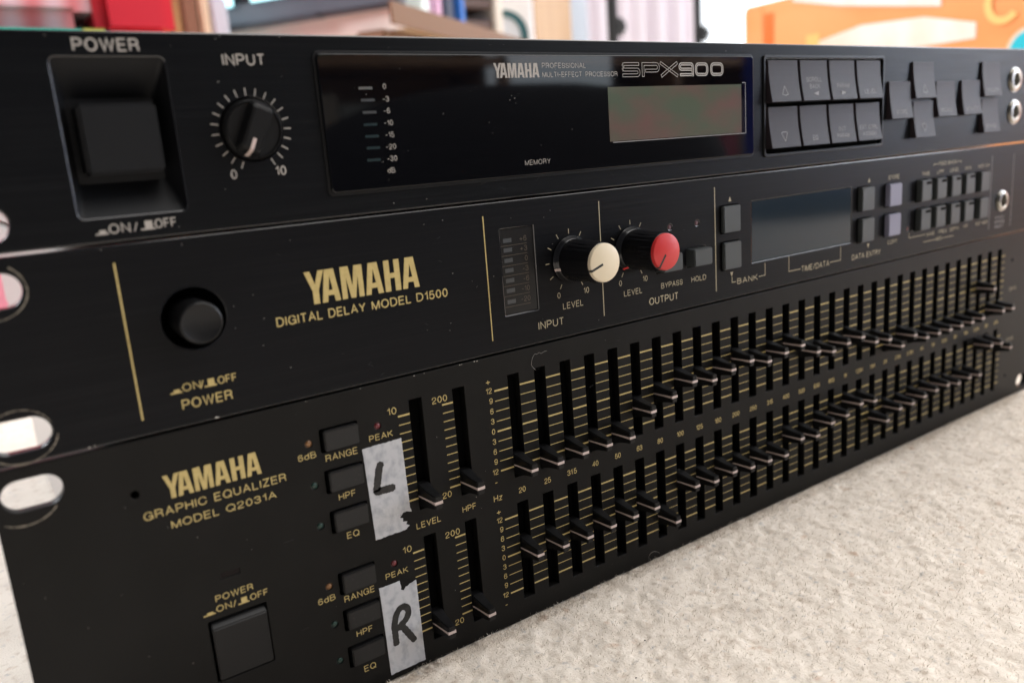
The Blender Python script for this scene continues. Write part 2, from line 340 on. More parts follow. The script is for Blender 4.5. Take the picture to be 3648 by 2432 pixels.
# input knob
kx, kz = 66.2, 156.1
kb = lathe('input_knob', [(7.0, -3), (7.0, .6), (6.7, 1.6), (6.35, 2.0), (6.0, 1.5), (0, 1.2)], kx, kz, M['plastic'], U1, n=56)
lathe('knob_recess', [(7.35, -.3), (7.3, -2.8), (5, -3)], kx, kz, M['hole'], U1, n=40)
bm = bmesh.new(); ang = math.radians(65); ca, sa = math.cos(ang), math.sin(ang); rings = []
for d, hl, hw in ((.2, 6.45, 3.1), (2.6, 6.25, 2.75), (4.2, 5.4, 2.35), (4.7, 4.9, 2.0)):
    ring = []
    for (a, b) in [(-1, -.72), (-.92, -1), (0, -1.02), (.92, -1), (1, -.72), (1, .72), (.92, 1), (0, 1.02), (-.92, 1), (-1, .72)]:
        lx, ly = a * hl, b * hw; 
        if abs(a) > .95: lx *= .985
        ring.append(bm.verts.new(V(kx + lx * ca - ly * sa, kz + lx * sa + ly * ca, d)))
    rings.append(ring)
for r0, r1 in zip(rings, rings[1:]):
    for i in range(10): bm.faces.new((r0[i], r0[(i + 1) % 10], r1[(i + 1) % 10], r1[i]))
bm.faces.new(rings[-1]); bmesh.ops.recalc_face_normals(bm, faces=bm.faces); bev(bm, .25 * MM, 2, 30)
link('grip', from_bm('grip', bm), M['plastic'], kb, smooth=False)
vs, fs = [], []
def kp(r, off, d): return V(kx - r * ca - off * sa, kz - r * sa + off * ca, d)
for r, d in ((2.4, 4.76), (5.0, 4.78), (5.55, 4.25), (6.3, 2.75), (6.6, 1.7)): vs += [kp(r, -.42, d + .05), kp(r, .42, d + .05)]
fs = [(2 * i, 2 * i + 1, 2 * i + 3, 2 * i + 2) for i in range(4)]
link('pointer', mesh('pointer', vs, fs), M['stripe'], kb)
seg = []
for i in range(21):
    a = math.radians(-113 - (314) * i / 20 * .985) ; a = math.radians(247 - i * 309 / 20)
    seg.append((kx + 7.75 * math.cos(a), kz + 7.75 * math.sin(a), kx + 9.45 * math.cos(a), kz + 9.45 * math.sin(a)))
lines('tick_marks', seg, .27, M['grey'], U1)
text('0', 60.5, 145.1, 2.2, M['grey'], U1, anchor='c', wt=.14); text('10', 71.8, 145.2, 2.2, M['grey'], U1, anchor='c', wt=.14)
# display window
dw = plate('display_window', [rrect(83.9, 245.0, 139.7, 173.2, 1.2, 6)], 1.0, 1.6, M['glass'], U1, b=.3, res=3)
plate('window_rim', [rrect(83.2, 245.8, 139.0, 173.9, 1.6, 6), rrect(84.1, 244.8, 139.9, 173.0, 1.1, 6)], .35, .5, M['plastic'], U1, b=.12)
W = dict(dfun=lambda z: 1.0)
for (x, z), mm in zip([(96.0, 164.9), (96.3, 162.0), (96.4, 159.0), (96.3, 156.0), (96.4, 153.1), (96.4, 150.2), (96.2, 147.2)], ('barg', 'bar', 'bar', 'bart', 'bart', 'bart', 'bart')):
    box('led_bar', x - 1.9, x + 1.9, z - .32, z + .32, .9, 1.04, M[mm], dw, r=.02)
for s_, z in zip(('0', '-3', '-6', '-10', '-15', '-20', '-30'), (164.6, 161.5, 158.6, 155.6, 152.6, 149.6, 146.6)):
    text(s_, 101.3 if len(s_) < 3 else 101.4, z, 1.35, M['grey'], dw, anchor='c', wt=.11, **W)
text('dB', 100.8, 143.6, 1.35, M['grey'], dw, anchor='c', wt=.11, **W)
l1 = logo(135.3, 151.0, 166.95, 170.9, M['grey'], dw); l1.data.transform(Matrix.Translation((0, -.001, 0)))
text('PROFESSIONAL', 152.1, 169.5, 1.45, M['grey'], dw, width=16.5, wt=.105, **W)
text('MULTI-EFFECT PROCESSOR', 152.1, 167.0, 1.45, M['grey'], dw, width=29.0, wt=.105, sp=.7, **W)
text('MEMORY', 143.8, 142.6, 1.45, M['grey'], dw, width=9.3, wt=.09, **W)
# outlined model name: every stroke is drawn by its two borders
def outlined(path, closed, wd, t, vs, fs):
    n_ = len(path); off = []
    for sgn in (1, -1):
        pts = []
        for i in range(n_):
            a = path[i - 1] if (closed or i > 0) else path[i]; b = path[(i + 1) % n_] if (closed or i < n_ - 1) else path[i]
            d1 = (path[i] - a); d2 = (b - path[i]); d1 = d1.normalized() if d1.length > 0 else d2.normalized(); d2 = d2.normalized() if d2.length > 0 else d1
            m_ = Vector((-(d1 + d2).y, (d1 + d2).x)).normalized(); k = 1 / max(.35, m_.dot(Vector((-d1.y, d1.x))))
            pts.append(path[i] + m_ * sgn * wd / 2 * k)
        off.append(pts)
    if closed:
        for k, pts in enumerate(off): ribbon(pts, True, t, vs, fs, .03 + .0015 * k, lambda z: 1.0)
    else: ribbon(off[0] + off[1][::-1], True, t, vs, fs, .03, lambda z: 1.0)
vs, fs = [], []
def sp_(pts, closed=False, wd=.86, t=.17):
    q, c = rp(pts, closed); outlined([Vector((p.x, p.y)) for p in q], closed, wd, t, vs, fs)
zb, zt, zm = 167.25, 170.6, 168.95
sp_([(190.2, zt), (183.4, zt, .9), (183.4, zm, .8), (190.2, zm, .8), (190.2, zb, .8), (183.3, zb)])
sp_([(192.0, 166.85), (192.0, zt), (198.7, zt, .9), (198.7, 168.6, .9), (193.0, 168.6)])
sp_([(200.0, 166.9), (207.2, 171.0)]); sp_([(199.6, 171.0), (207.4, 166.9)], wd=.8)
sp_([(214.4, zb - .35), (214.4, zt, .8), (208.4, zt, .8), (208.4, zm, .8), (214.0, zm)], wd=.62, t=.36); sp_([(208.6, zb), (214.4, zb)], wd=.6, t=.36)
sp_([(216.0, zb, 1.2), (221.4, zb, 1.2), (221.4, zt, 1.2), (216.0, zt, 1.2)], True, wd=.6, t=.36)
sp_([(223.4, zb, 1.2), (228.9, zb, 1.2), (228.9, zt, 1.2), (223.4, zt, 1.2)], True, wd=.6, t=.36)
link('lettering', mesh('lettering', vs, fs), M['grey'], dw)
lc = box('lcd', 176.8, 238.4, 147.6, 163.9, .6, 1.08, M['lcd'], dw, r=.05)
lines('lcd_border', [(178.0, 147.3, 240.6, 147.3), (240.6, 147.3, 240.6, 164.4), (239.0, 164.4, 240.6, 164.4)], .22, M['dim'], dw, d=1.0)
dots('dust', [(132.5, 155.1), (133.4, 152.2), (106.2, 148.9), (99.8, 142.0), (96, 163.4), (127.1, 163.6), (150, 148), (180, 166.3), (118, 158), (162, 152), (140, 161)] + [(random.uniform(90, 175), random.uniform(141, 172)) for _ in range(10)], dw, r=.07, d=1.0)
# key pad: keys flare out at their lower edge
def flare_key(x0, x1, z0, z1, t=.9, out=1.95, m=None, base=-2.5):
    bm = bmesh.new(); prof = [(z1, base), (z1, t - .1)]
    for i in range(9):
        u = i / 8; prof.append((z1 - .15 - (z1 - z0 - .25) * u, t + out * u ** 1.7))
    prof.append((z0, base)); rr = []
    for x in (x0, x1): rr.append([bm.verts.new(V(x, z, d)) for z, d in prof])
    bm.faces.new(rr[0]); bm.faces.new(rr[1][::-1]); k = len(prof)
    for i in range(k): bm.faces.new((rr[0][i], rr[0][(i + 1) % k], rr[1][(i + 1) % k], rr[1][i]))
    bmesh.ops.recalc_face_normals(bm, faces=bm.faces); bev(bm, .3 * MM, 2, 40)
    o = link('key', from_bm('key', bm), m or M['key'], U1); return o, (lambda z: t + out * max(0, min(1, (z1 - .15 - z) / (z1 - z0 - .25))) ** 1.7 + .03)
well = plate('key_well', [rrect(252.1, 326.0, 139.1, 172.8, .9)], -2.0, .6, M['hole'], U1, b=.1)
plate('key_frame', [rrect(251.2, 326.9, 138.2, 173.7, 1.3), rrect(252.3, 325.8, 139.3, 172.6, .9)], .6, .9, M['plastic'], U1, b=.25)
cx_ = [(253.0, 269.9), (271.2, 287.6), (289.0, 305.2), (306.7, 323.0)]
txt = [['^', 'SCROLL|BACK|<', 'PARAM|>', 'LEVEL'], ['v', 'EQ', 'INT|PARAM', 'EXT CTRL|ASSIGN']]
def key_text(s_, x0, x1, z0, f, o):
    c = (x0 + x1) / 2 - .4
    if s_ in '^v':
        text(s_, c, z0 + 2.2, 3.6, M['dim'], o, wt=.07, anchor='c', dfun=f, width=3.6); return
    rows = s_.split('|'); n_ = len(rows)
    for k, r in enumerate(rows):
        zz = z0 + 2.0 + (n_ - 1 - k) * 2.5
        if r in '<>':
            a = 1.6 if r == '<' else -1.6; oo = poly('arrow_mark', [[[(c - a, zz + .7), (c + a, zz + 1.5), (c + a, zz - .1)]]], M['dim'], o, d=f(zz + .6) + .12)
        else: text(r, c, zz, 1.65, M['dim'], o, wt=.12, anchor='c', dfun=f, width=min(x1 - x0 - 2.2, len(r) * 1.55))
for r_, (z0, z1) in enumerate(((157.2, 171.9), (141.0, 155.8))):
    for c_, (x0, x1) in enumerate(cx_):
        o, f = flare_key(x0, x1, z0, z1); key_text(txt[r_][c_], x0, x1, z0, f, o)
for x0, x1, z0, z1, s_ in ((329.8, 345.7, 148.6, 163.7, 'STORE'), (347.2, 363.5, 156.4, 171.4, '^'), (348.2, 364.0, 140.2, 155.4, 'v'), (365.8, 381.2, 148.3, 163.4, 'RECALL'),
                           (387.3, 403.6, 148.4, 163.5, 'UTILITY'), (404.9, 421.5, 156.0, 171.4, 'TRIGGER'), (406.2, 421.3, 139.8, 154.9, 'BYPASS')):
    o, f = flare_key(x0, x1, z0, z1, base=-.5); key_text(s_, x0, x1, z0, f, o)
def jack(cx, cz, parent, R=5.3, d=1.3):
    j = lathe('jack_socket', [(R + .5, -.2), (R + .5, .25), (R, .3), (R, d - .3), (R - .4, d), (3.5, d), (3.1, d - .4), (3.0, -3)], cx, cz, M['chrome'], parent, n=40)
    lathe('socket_hole', [(3.05, -2.5), (1, -6), (0, -6)], cx, cz, M['hole'], j, n=24)
jack(438.3, 163.3, U1); jack(439.4, 148.2, U1)
dots('dust', [(46.4, 131.5 + 4), (75, 168), (58, 143), (140, 176), (101.0, 135.8), (110.9, 136), (60, 167), (240, 176.3)] + [(random.uniform(20, 250), random.uniform(174.5, 177)) for _ in range(8)], U1, r=.09, d=0)

# ================================================================== 2. delay unit (middle)
U2 = empty('delay_unit', (XR / 2 * MM, 0, 89.2 * MM), 'black delay unit with one cream and one red capped knob, between the other two', 'delay unit', 'rack units stacked on the carpet')
loops = [rrect(0, XR, 89.2, 133.1, .5, 3), circle(46.5, 114.2, 7.3), rackhole(7.6, 126.2), rackhole(7.6, 95.4), rackhole(467, 126.2), rackhole(467, 95.4),
         rrect(133.8, 145.8, 99.7, 125.1, .1), rrect(244.6, 306.5, 100.6, 123.0, .2), circle(202.8, 118.3, .95), circle(215.9, 118.3, .95), circle(432.9, 106.2, 4.0),
         rrect(210.2, 219.9, 103.6, 110.0, .3), rrect(195.5, 205.3, 103.6, 110.0, .3), circle(348.9, 101.5, .8)]
plate('front_panel', loops, 0, 3.0, M['dly'], U2, b=.3, edge=M['edge'])
chassis(90, 132.5, U2, M['steel'])
lathe('switch_well', [(7.3, -.2), (7.2, -9), (0, -9)], 46.5, 114.2, M['hole'], U2, n=40)
lathe('power_button', [(4.9, -9), (5.0, 5.4), (4.75, 6.1), (4.4, 6.3), (3.6, 6.0), (0, 5.75)], 46.5, 113.9, M['plastic'], U2, n=56)
lines('divider_line', [(31.7, 92.9, 31.7, 129.2)], .42, M['gold'], U2)
lines('divider_line', [(128.4, 93.1, 128.4, 129.5)], .34, M['gold'], U2)
lines('divider_line', [(171.8, 93.1, 171.8, 129.8)], .34, M['goldg'], U2)
lines('divider_line', [(225.0, 92.9, 225.0, 129.7)], .36, M['goldg'], U2)
lines('divider_line', [(421.0, 93.0, 421.0, 128.6)], .3, M['dim'], U2); lines('divider_line', [(442.8, 92.8, 442.8, 128.1)], .3, M['dim'], U2)
icon(38.5, 97.4, 2.7, .95, M['gold'], U2); text('ON', 41.3, 97.5, 1.95, M['gold'], U2, width=4.2, wt=.13); text('/', 45.3, 97.4, 1.95, M['gold'], U2, wt=.12)
icon(46.3, 97.45, 2.9, 1.9, M['gold'], U2); text('OFF', 49.5, 97.5, 1.95, M['gold'], U2, width=4.5, wt=.13)
text('POWER', 40.6, 93.2, 2.45, M['gold'], U2, width=11.8, wt=.13)
logo(74.0, 106.2, 112.7, 121.1, M['gold'], U2)
text('DIGITAL', 65.5, 108.6, 2.4, M['gold'], U2, width=12.2, wt=.14); text('DELAY', 79.2, 108.6, 2.4, M['gold'], U2, width=10.4, wt=.14)
text('MODEL', 91.4, 108.6, 2.4, M['gold'], U2, width=11.8, wt=.14); text('D1500', 104.8, 108.6, 2.4, M['gold'], U2, width=9.9, wt=.14)
# level meter window
mw = box('meter_window', 133.9, 145.7, 99.8, 125.0, -1.5, -.35, M['mglass'], U2, r=.05)
for z in (121.65, 118.85, 115.8, 112.85, 109.85, 106.85, 103.2 + .35):
    box('led_bar', 134.9, 137.9, z - .6, z + .6, -.4, -.28, M['bar'], mw, r=.04)
lines('meter_line', [(134.0, z, 143.3, z) for z in (120.15, 117.25, 114.25, 111.3, 108.3, 105.3, 102.1)], .13, M['dimgold'], mw, d=-.35)
for s_, z in zip(('+6', '+3', '0', '-3', '-6', '-10', '-20'), (120.9, 118.0, 115.0, 112.0, 109.0, 106.0, 102.9)):
    text(s_, 143.3, z, 1.6, M['dimgold'], mw, anchor='r', wt=.1, dfun=lambda z: -.35)
def knob(cx, cz, ang, cap, parent, label):
    k = empty('level_knob', (0, 0, 0), '', ''); del k['label'], k['category']; k.parent = parent; k.matrix_parent_inverse = Matrix.Translation(-wloc(parent)); k['label'] = label
    lathe('skirt', [(7.3, .1), (7.4, .9), (7.0, 1.5), (6.7, 2.4), (6.5, 2.6)], cx, cz, M['knob'], k, n=60)
    lathe('knob_body', [(6.5, 1.5), (6.55, 3.0), (6.5, 4.2), (6.25, 9), (6.1, 14.6), (5.95, 15.1), (5.2, 15.3)], cx, cz, M['knob'], k, n=72, flute=(3, .045, 3.5, 14.8))
    c = lathe('knob_cap', [(5.75, 14.6), (5.75, 15.9), (5.6, 16.25), (5.3, 16.4), (0, 16.4)], cx, cz, cap, k, n=64)
    dx, dz = math.cos(ang), math.sin(ang)
    lines('pointer', [(cx + dx * 1.0, cz + dz * 1.0, cx + dx * 5.75, cz + dz * 5.75)], .72, M['ink'], c, d=16.42)
    vs = []
    for r, d in ((5.3, 16.46), (5.62, 16.3), (5.8, 15.9), (5.8, 15.2)): vs += [V(cx + dx * r - dz * o_, cz + dz * r + dx * o_, d) for o_ in (-.36, .36)]
    link('pointer_end', mesh('pointer_end', vs, [(2 * i, 2 * i + 1, 2 * i + 3, 2 * i + 2) for i in range(3)]), M['ink'], c)
    vs = []
    for r, d in ((6.45, 2.9), (6.75, 2.5), (7.05, 1.55), (7.45, .95)): vs += [V(cx + dx * r - dz * o_, cz + dz * r + dx * o_, d + .03) for o_ in (-.4, .4)]
    link('skirt_mark', mesh('skirt_mark', vs, [(2 * i, 2 * i + 1, 2 * i + 3, 2 * i + 2) for i in range(3)]), M['stripe'] if cap is M['cream'] else M['red'], k)
knob(159.2, 113.1, math.radians(199), M['cream'], U2, 'black fluted knob with a cream cap')
knob(184.5, 113.1, math.radians(233), M['red'], U2, 'black fluted knob with a red cap')
for cx in (159.1, 184.6):
    seg = []
    for i in range(11):
        a = math.radians(242 - i * 304 / 10); seg.append((cx + 8.1 * math.cos(a), 113 + 8.1 * math.sin(a), cx + 9.6 * math.cos(a), 113 + 9.6 * math.sin(a)))
    lines('tick_marks', seg, .26, M['goldg'], U2)
    text('0', cx - 5.2, 101.7, 1.85, M['goldg'], U2, anchor='c', wt=.12); text('10', cx + 5.8, 101.7, 1.85, M['goldg'], U2, anchor='c', wt=.12)
text('LEVEL', 155.2, 98.0, 2.0, M['goldg'], U2, width=8.2, wt=.12); text('LEVEL', 180.7, 98.0, 1.95, M['goldg'], U2, width=8.2, wt=.12)
text('INPUT', 145.3, 93.3, 2.4, M['goldg'], U2, width=9.9, wt=.13); text('OUTPUT', 191.9, 93.2, 2.5, M['goldg'], U2, width=13.8, wt=.13)
text('BYPASS', 197.7, 98.0, 1.9, M['goldg'], U2, width=10.3, wt=.12); text('HOLD', 212.4, 98.0, 1.9, M['goldg'], U2, width=7.4, wt=.12)
box('push_key', 210.6, 219.6, 103.9, 109.7, -2, 3.6, M['gkey'], U2, r=.35); box('push_key', 195.9, 205.0, 103.9, 109.7, -2, 3.6, M['gkey'], U2, r=.35)
for cx, cz, mm in ((202.8, 118.3, 'ledp'), (215.9, 118.3, 'ledp'), (348.9, 101.5, 'ledr')): led(cx, cz, .75, M[mm], U2, d=-.1)
def skey(x0, x1, z0, z1, d, m, slot=False):
    plate('key_gap', [rrect(x0 - .75, x1 + .35, z0 - .45, z1 + .45, .3)], .02, .4, M['hole'], U2, b=.02)
    o = box('push_key', x0, x1, z0, z1, -.1, d, m, U2, r=.35)
    if slot: box('key_lamp', x0 + (x1 - x0) * .42, x1 - .5, z1 - 1.9, z1 - .75, d - .2, d + .02, M['hole'], o, r=.02)
skey(228.0, 237.1, 113.3, 122.7, 1.5, M['gkey']); skey(228.1, 237.3, 100.1, 109.8, 1.5, M['gkey'])
skey(310.8, 319.6, 112.9, 122.4, 2.2, M['gkey']); skey(311.0, 319.9, 100.0, 109.6, 2.2, M['gkey'])
skey(330.5, 339.7, 112.9, 122.2, 2.3, M['lkey']); skey(330.4, 339.5, 100.3, 109.5, 2.3, M['lkey'])
for x in (354.6, 367.2, 379.8, 392.2, 406.2):
    skey(x, x + 8.2, 112.8, 121.8, 2.7, M['gkey'], x < 400); skey(x, x + 8.2, 100.1, 109.4, 2.7, M['gkey'], x < 400)
tri = lambda x, z, s_: poly('arrow_mark', [[[(x, z + 1.7 * s_), (x - .75, z), (x + .75, z)]]], M['goldg'], U2)
tri(232.9, 124.1, 1); tri(233.3, 98.7, -1); tri(318.6, 124.1, 1); tri(318.9, 98.6, -1)
lines('bracket_line', [(233.5, 97.0, 233.5, 94.9), (233.4, 94.9, 235.6, 94.9), (248.4, 94.9, 252.1, 94.9), (252.0, 94.9, 252.0, 99.5)], .25, M['goldg'], U2)
text('BANK', 236.3, 93.8, 2.1, M['goldg'], U2, width=11.4, wt=.12)
dwn = box('display_window', 244.7, 306.4, 100.7, 122.9, -1.2, -.15, M['dglass'], U2, r=.08)
lines('bracket_line', [(266.2, 100.0, 266.2, 94.3), (266.1, 94.3, 273.4, 94.3), (292.4, 94.3, 299.6, 94.3), (299.5, 94.3, 299.5, 99.7)], .25, M['goldg'], U2)
text('TIME/DATA', 273.9, 93.0, 2.3, M['goldg'], U2, width=18.0, wt=.12)
text('DATA ENTRY', 307.5, 93.1, 2.2, M['goldg'], U2, width=20.7, wt=.12)
text('STORE', 332.6, 123.9, 1.8, M['goldg'], U2, width=8.4, wt=.12); text('COPY', 333.4, 96.4, 1.8, M['goldg'], U2, width=7.4, wt=.12)
for s_, x0, x1, z in (('TIME', 358.7, 365.2, 123.6), ('LPF', 371.6, 377.0, 123.6), ('LEVEL', 382.5, 390.3, 123.6), ('MIX', 396, 401.3, 123.6), ('MIDI CH', 408, 418.6, 123.6),
                      ('WAVE', 364, 371, 96.4), ('FREQ', 374.8, 381.6, 96.4), ('DEPTH', 384.4, 392.2, 96.4), ('FF', 397, 400.8, 96.4), ('KEY MIDI', 408.2, 419.3, 96.4)):
    text(s_, x0, z, 1.6, M['dimgold' if False else 'goldg'], U2, width=x1 - x0, wt=.13)
text('FEED BACK', 372.5, 127.2, 1.6, M['goldg'], U2, width=15.5, wt=.13); text('MOD', 372.6, 93.4, 1.6, M['goldg'], U2, width=5.0, wt=.13)
lines('bracket_line', [(368.3, 128.0, 371.8, 128.0), (368.3, 127.2, 368.3, 128.1), (388.7, 128.0, 392, 128.0), (391.9, 127.2, 391.9, 128.1), (362, 94.1, 372, 94.1), (378.4, 94.1, 388, 94.1), (350.0, 97.4, 363, 97.4), (350.0, 97.4, 350.0, 99.6)], .25, M['goldg'], U2)
jack(432.6, 106.2, U2, R=4.6)
text('MIDI', 427.2, 97.4, 1.5, M['dim'], U2, width=8.5, wt=.14); text('BYPASS', 426.8, 95.2, 1.5, M['dim'], U2, width=9.6, wt=.14); text('SELECT', 427.2, 93.0, 1.5, M['dim'], U2, width=8.6, wt=.14)
dots('dust', [(46.4, 131.5), (116.9, 114.8), (123.0, 111.7), (114.8, 100.9), (114.3, 98.9), (61.5, 104.8), (29.6, 132.4), (130.5, 112), (129, 104.5), (138, 128), (150, 127), (152.5, 128.8)] + [(random.uniform(30, 220), random.uniform(91, 131)) for _ in range(26)], U2, r=.08)
dots('paint_chips', [(47.7, 89.6), (21.1, 89.6), (20.0, 89.5), (48.2, 89.5)], U2, m=M['chrome'], r=.22, d=.0)
ring_scratch(7.6, 95.4, 6.2, 3.6, 6.1, U2, .3); ring_scratch(7.6, 95.4, 5.6, .3, 2.2, U2, .22); ring_scratch(7.6, 126.2, 6.0, 4.6, 7.2, U2, .28)

# ================================================================== 3. graphic equalizer (bottom)
U3 = empty('graphic_equalizer', (XR / 2 * MM, 0, .4 * MM), 'tall black graphic equalizer with two rows of faders, lowest unit, resting on the carpet', 'equalizer', 'rack units stacked on the carpet')
SX = [134.6 + 9.98 * i for i in range(31)]
loops = [rrect(0, XR, .4, 88.5, .5, 3), rackhole(7.6, 82.3), rackhole(7.6, 6.4), rackhole(467, 82.3), rackhole(467, 6.4), circle(27.2, 75.9, .95), circle(447.6, 74.7, .8), circle(447.4, 13.2, .8),
         rrect(37.9, 52.7, 21.3, 38.4, .4), rrect(42.7, 47.5, 48.5, 50.0, .08), rrect(99.1, 103.2, 49.0, 81.8, .2), rrect(113.2, 117.3, 49.0, 81.8, .2), rrect(99.3, 103.3, 7.2, 40.5, .2), rrect(113.3, 117.3, 7.2, 40.5, .2)]
BT = [(73.5, 79.9), (62.0, 68.4), (50.5, 56.9), (32.2, 38.7), (21.2, 27.5), (9.8, 16.1)]
for z0, z1 in BT: loops.append(rrect(72.5, 83.3, z0, z1, .4))
LD = [(89.1, 76.8, 'ledr'), (69.4, 76.9, 'leda'), (69.5, 65.3, 'ledg'), (69.6, 53.8, 'ledg'), (89.3, 35.7, 'ledr'), (69.7, 36.0, 'leda'), (69.8, 24.6, 'ledg'), (69.9, 13.3, 'ledg')]
for x, z, _ in LD: loops.append(circle(x, z, 1.05, 20))
for x in SX: loops.append(rrect(x - 2.1, x + 2.1, 48.9, 81.7, .2, 2)); loops.append(rrect(x - 2.1, x + 2.1, 7.5, 40.4, .2, 2))
plate('front_panel', loops, 0, 3.0, M['eq'], U3, b=.12, edge=M['eq'], res=1)
chassis(1.2, 87.5, U3, M['steel'])
box('slot_backing', 20, 452, 2, 86, -3.1, -3.15, M['hole'], U3, r=0)
# level scales
for i, (z0, step) in enumerate(((52.6, 3.165), (11.4, 3.135))):
    segs = []
    for k in range(9):
        z = z0 + k * step; t = .5 if k in (0, 4, 8) else .24; x = 127.5
        for sx_ in SX: segs.append((x, z, sx_ - 2.2, z, t)); x = sx_ + 2.2
        segs.append((x, z, 439.5, z, t))
    lines('scale_lines', segs, .3, M['gold'], U3)
    for x in (99.0, 113.1):
        lines('scale_lines', [(x - 3.6, z0 + k * 2.53, x, z0 + k * 2.53, .5 if k in (0, 10) else .26) for k in range(11)], .26, M['gold'], U3)
    for k, s_ in enumerate(('12', '9', '6', '3', '0', '3', '6', '9', '12')):
        text(s_, 126.6, z0 - .75 + k * step + .3 * (k / 8), 1.75, M['gold'], U3, anchor='r', wt=.12)
    text('+', 125.5, z0 + 8 * step + 2.2, 2.1, M['gold'], U3, anchor='c', wt=.11); text('-', 125.5, z0 - 4.2, 2.1, M['gold'], U3, anchor='c', wt=.11)
    text('10', 92.3, (78.9, 37.5)[i], 2.0, M['gold'], U3, width=2.8, wt=.12); text('200', 106.4, (78.8, 37.4)[i], 1.95, M['gold'], U3, width=4.9, wt=.12)
    text('20', 106.8, (49.8, 8.6)[i], 1.9, M['gold'], U3, width=3.0, wt=.12)
    text('PEAK', 86.2, (72.9, 31.7)[i], 1.75, M['gold'], U3, width=7.1, wt=.12); text('6dB', 66.1, (72.9, 31.8)[i], 1.75, M['gold'], U3, width=4.9, wt=.12)
    text('RANGE', 73.4, (70.8, 29.7)[i], 1.9, M['gold'], U3, width=9.1, wt=.12); text('HPF', 75.6, (59.2, 18.2)[i], 1.85, M['gold'], U3, width=4.9, wt=.12)
    text('EQ', 76.5, (47.7, 6.7)[i], 1.9, M['gold'], U3, width=3.6, wt=.12)
text('LEVEL', 97.4, 43.4, 1.9, M['gold'], U3, width=8.1, wt=.12); text('HPF', 112.9, 43.5, 1.9, M['gold'], U3, width=4.8, wt=.12)
text('Hz', 124.1, 43.3, 2.1, M['gold'], U3, width=3.1, wt=.12)
for x, s_ in zip(SX, '20 25 31.5 40 50 63 80 100 125 160 200 250 315 400 500 630 800 1K 1.25K 1.6K 2K 2.5K 3.15K 4K 5K 6.3K 8K 10K 12.5K 16K 20K'.split()):
    text(s_, x + .2, 43.4, 1.85, M['gold'], U3, anchor='c', wt=.13, gap=.13)
text('CH A', 446.3, 58.7, 1.9, M['goldg'], U3, width=7, wt=.12); text('CH B', 446.3, 31.7, 1.9, M['goldg'], U3, width=7, wt=.12)
logo(33.5, 56.5, 72.7, 78.6, M['gold'], U3)
text('GRAPHIC', 28.1, 68.9, 2.15, M['gold'], U3, width=14.4, wt=.13); text('EQUALIZER', 44.3, 68.9, 2.15, M['gold'], U3, width=18.1, wt=.13)
text('MODEL', 33.7, 65.2, 2.0, M['gold'], U3, width=11.2, wt=.13); text('Q2031A', 46.6, 65.2, 1.95, M['gold'], U3, width=12.7, wt=.13)
text('POWER', 40.6, 43.0, 1.75, M['gold'], U3, width=9.4, wt=.13)
icon(37.2, 40.15, 2.9, .8, M['gold'], U3); text('ON', 40.4, 40.25, 1.75, M['gold'], U3, width=3.8, wt=.13); text('/', 44.5, 40.1, 1.75, M['gold'], U3, wt=.12)
icon(45.8, 40.15, 2.8, 1.7, M['gold'], U3); text('OFF', 48.9, 40.2, 1.75, M['gold'], U3, width=4.6, wt=.13)
box('indicator_window', 42.75, 47.45, 48.55, 49.95, -1, -.25, mat('dark_red_window', (.010, .007, .007), .4, spec=.1), U3, r=.03)
for x, z, mm in LD: led(x, z, .8, M[mm], U3, d=0)
for i, (z0, z1) in enumerate(BT): box('push_button', 73.35, 83.05, z0 + .35, z1 - .45, -2.6, 1.15, M['dusty'], U3, r=.3)
# power button with its top bevelled back
bm = bmesh.new(); prof = [(21.6, -2.6), (21.6, .15), (36.0, .35), (37.7, -1.6), (37.7, -2.6)]
rr = [[bm.verts.new(V(x, z, d)) for z, d in prof] for x in (38.6, 52.4)]
bm.faces.new(rr[0]); bm.faces.new(rr[1][::-1])
for i in range(5): bm.faces.new((rr[0][i], rr[0][(i + 1) % 5], rr[1][(i + 1) % 5], rr[1][i]))
bmesh.ops.recalc_face_normals(bm, faces=bm.faces); bev(bm, .3 * MM, 2, 20); link('power_button', from_bm('power_button', bm), M['plastic'], U3)
# faders
def fader_mesh(h0=6.8, h1=4.0, grow=0.0, hh=None, d1=8.0):
    bm = bmesh.new(); rings = []
    for u in (-.35, 0, .12, .3, .55, .8, 1):
        d = d1 * u; k = max(0, u); w_ = (3.7 - 1.25 * k ** .8) / 2 + grow; h = (h1 + (h0 - h1) * (1 - k) ** 1.7) / 2 if hh is None else hh * (.55 + .45 * k ** 2)
        if u == 1: d += grow
        rings.append([bm.verts.new(V(x, z, d)) for x, z in ((-w_, -h), (w_, -h), (w_, h), (-w_, h))])
    for a, b in zip(rings, rings[1:]):
        for i in range(4): bm.faces.new((a[i], a[(i + 1) % 4], b[(i + 1) % 4], b[i]))
    bm.faces.new(rings[-1]); bm.faces.new(rings[0][::-1]); bmesh.ops.recalc_face_normals(bm, faces=bm.faces)
    if hh is None: bev(bm, .28 * MM, 2, 40)
    return bm
fm = from_bm('fader', fader_mesh()); fm.materials.append(M['plastic'])
sm = from_bm('fader_line', fader_mesh(grow=.04, hh=.42)); sm.materials.append(M['stripe'])
UP = [53.0, 52.5, 53.0, 52.9, 52.8, 59.3, 62.1, 65.3, 63.6, 65.2, 66.5, 64.2, 65.5, 66.5, 61.9, 60.1, 61.5, 62.2, 58.3, 57.4, 52.6, 55.5, 52.6, 52.7, 52.5, 52.6, 52.5, 52.7, 65.5, 53.0, 52.6]
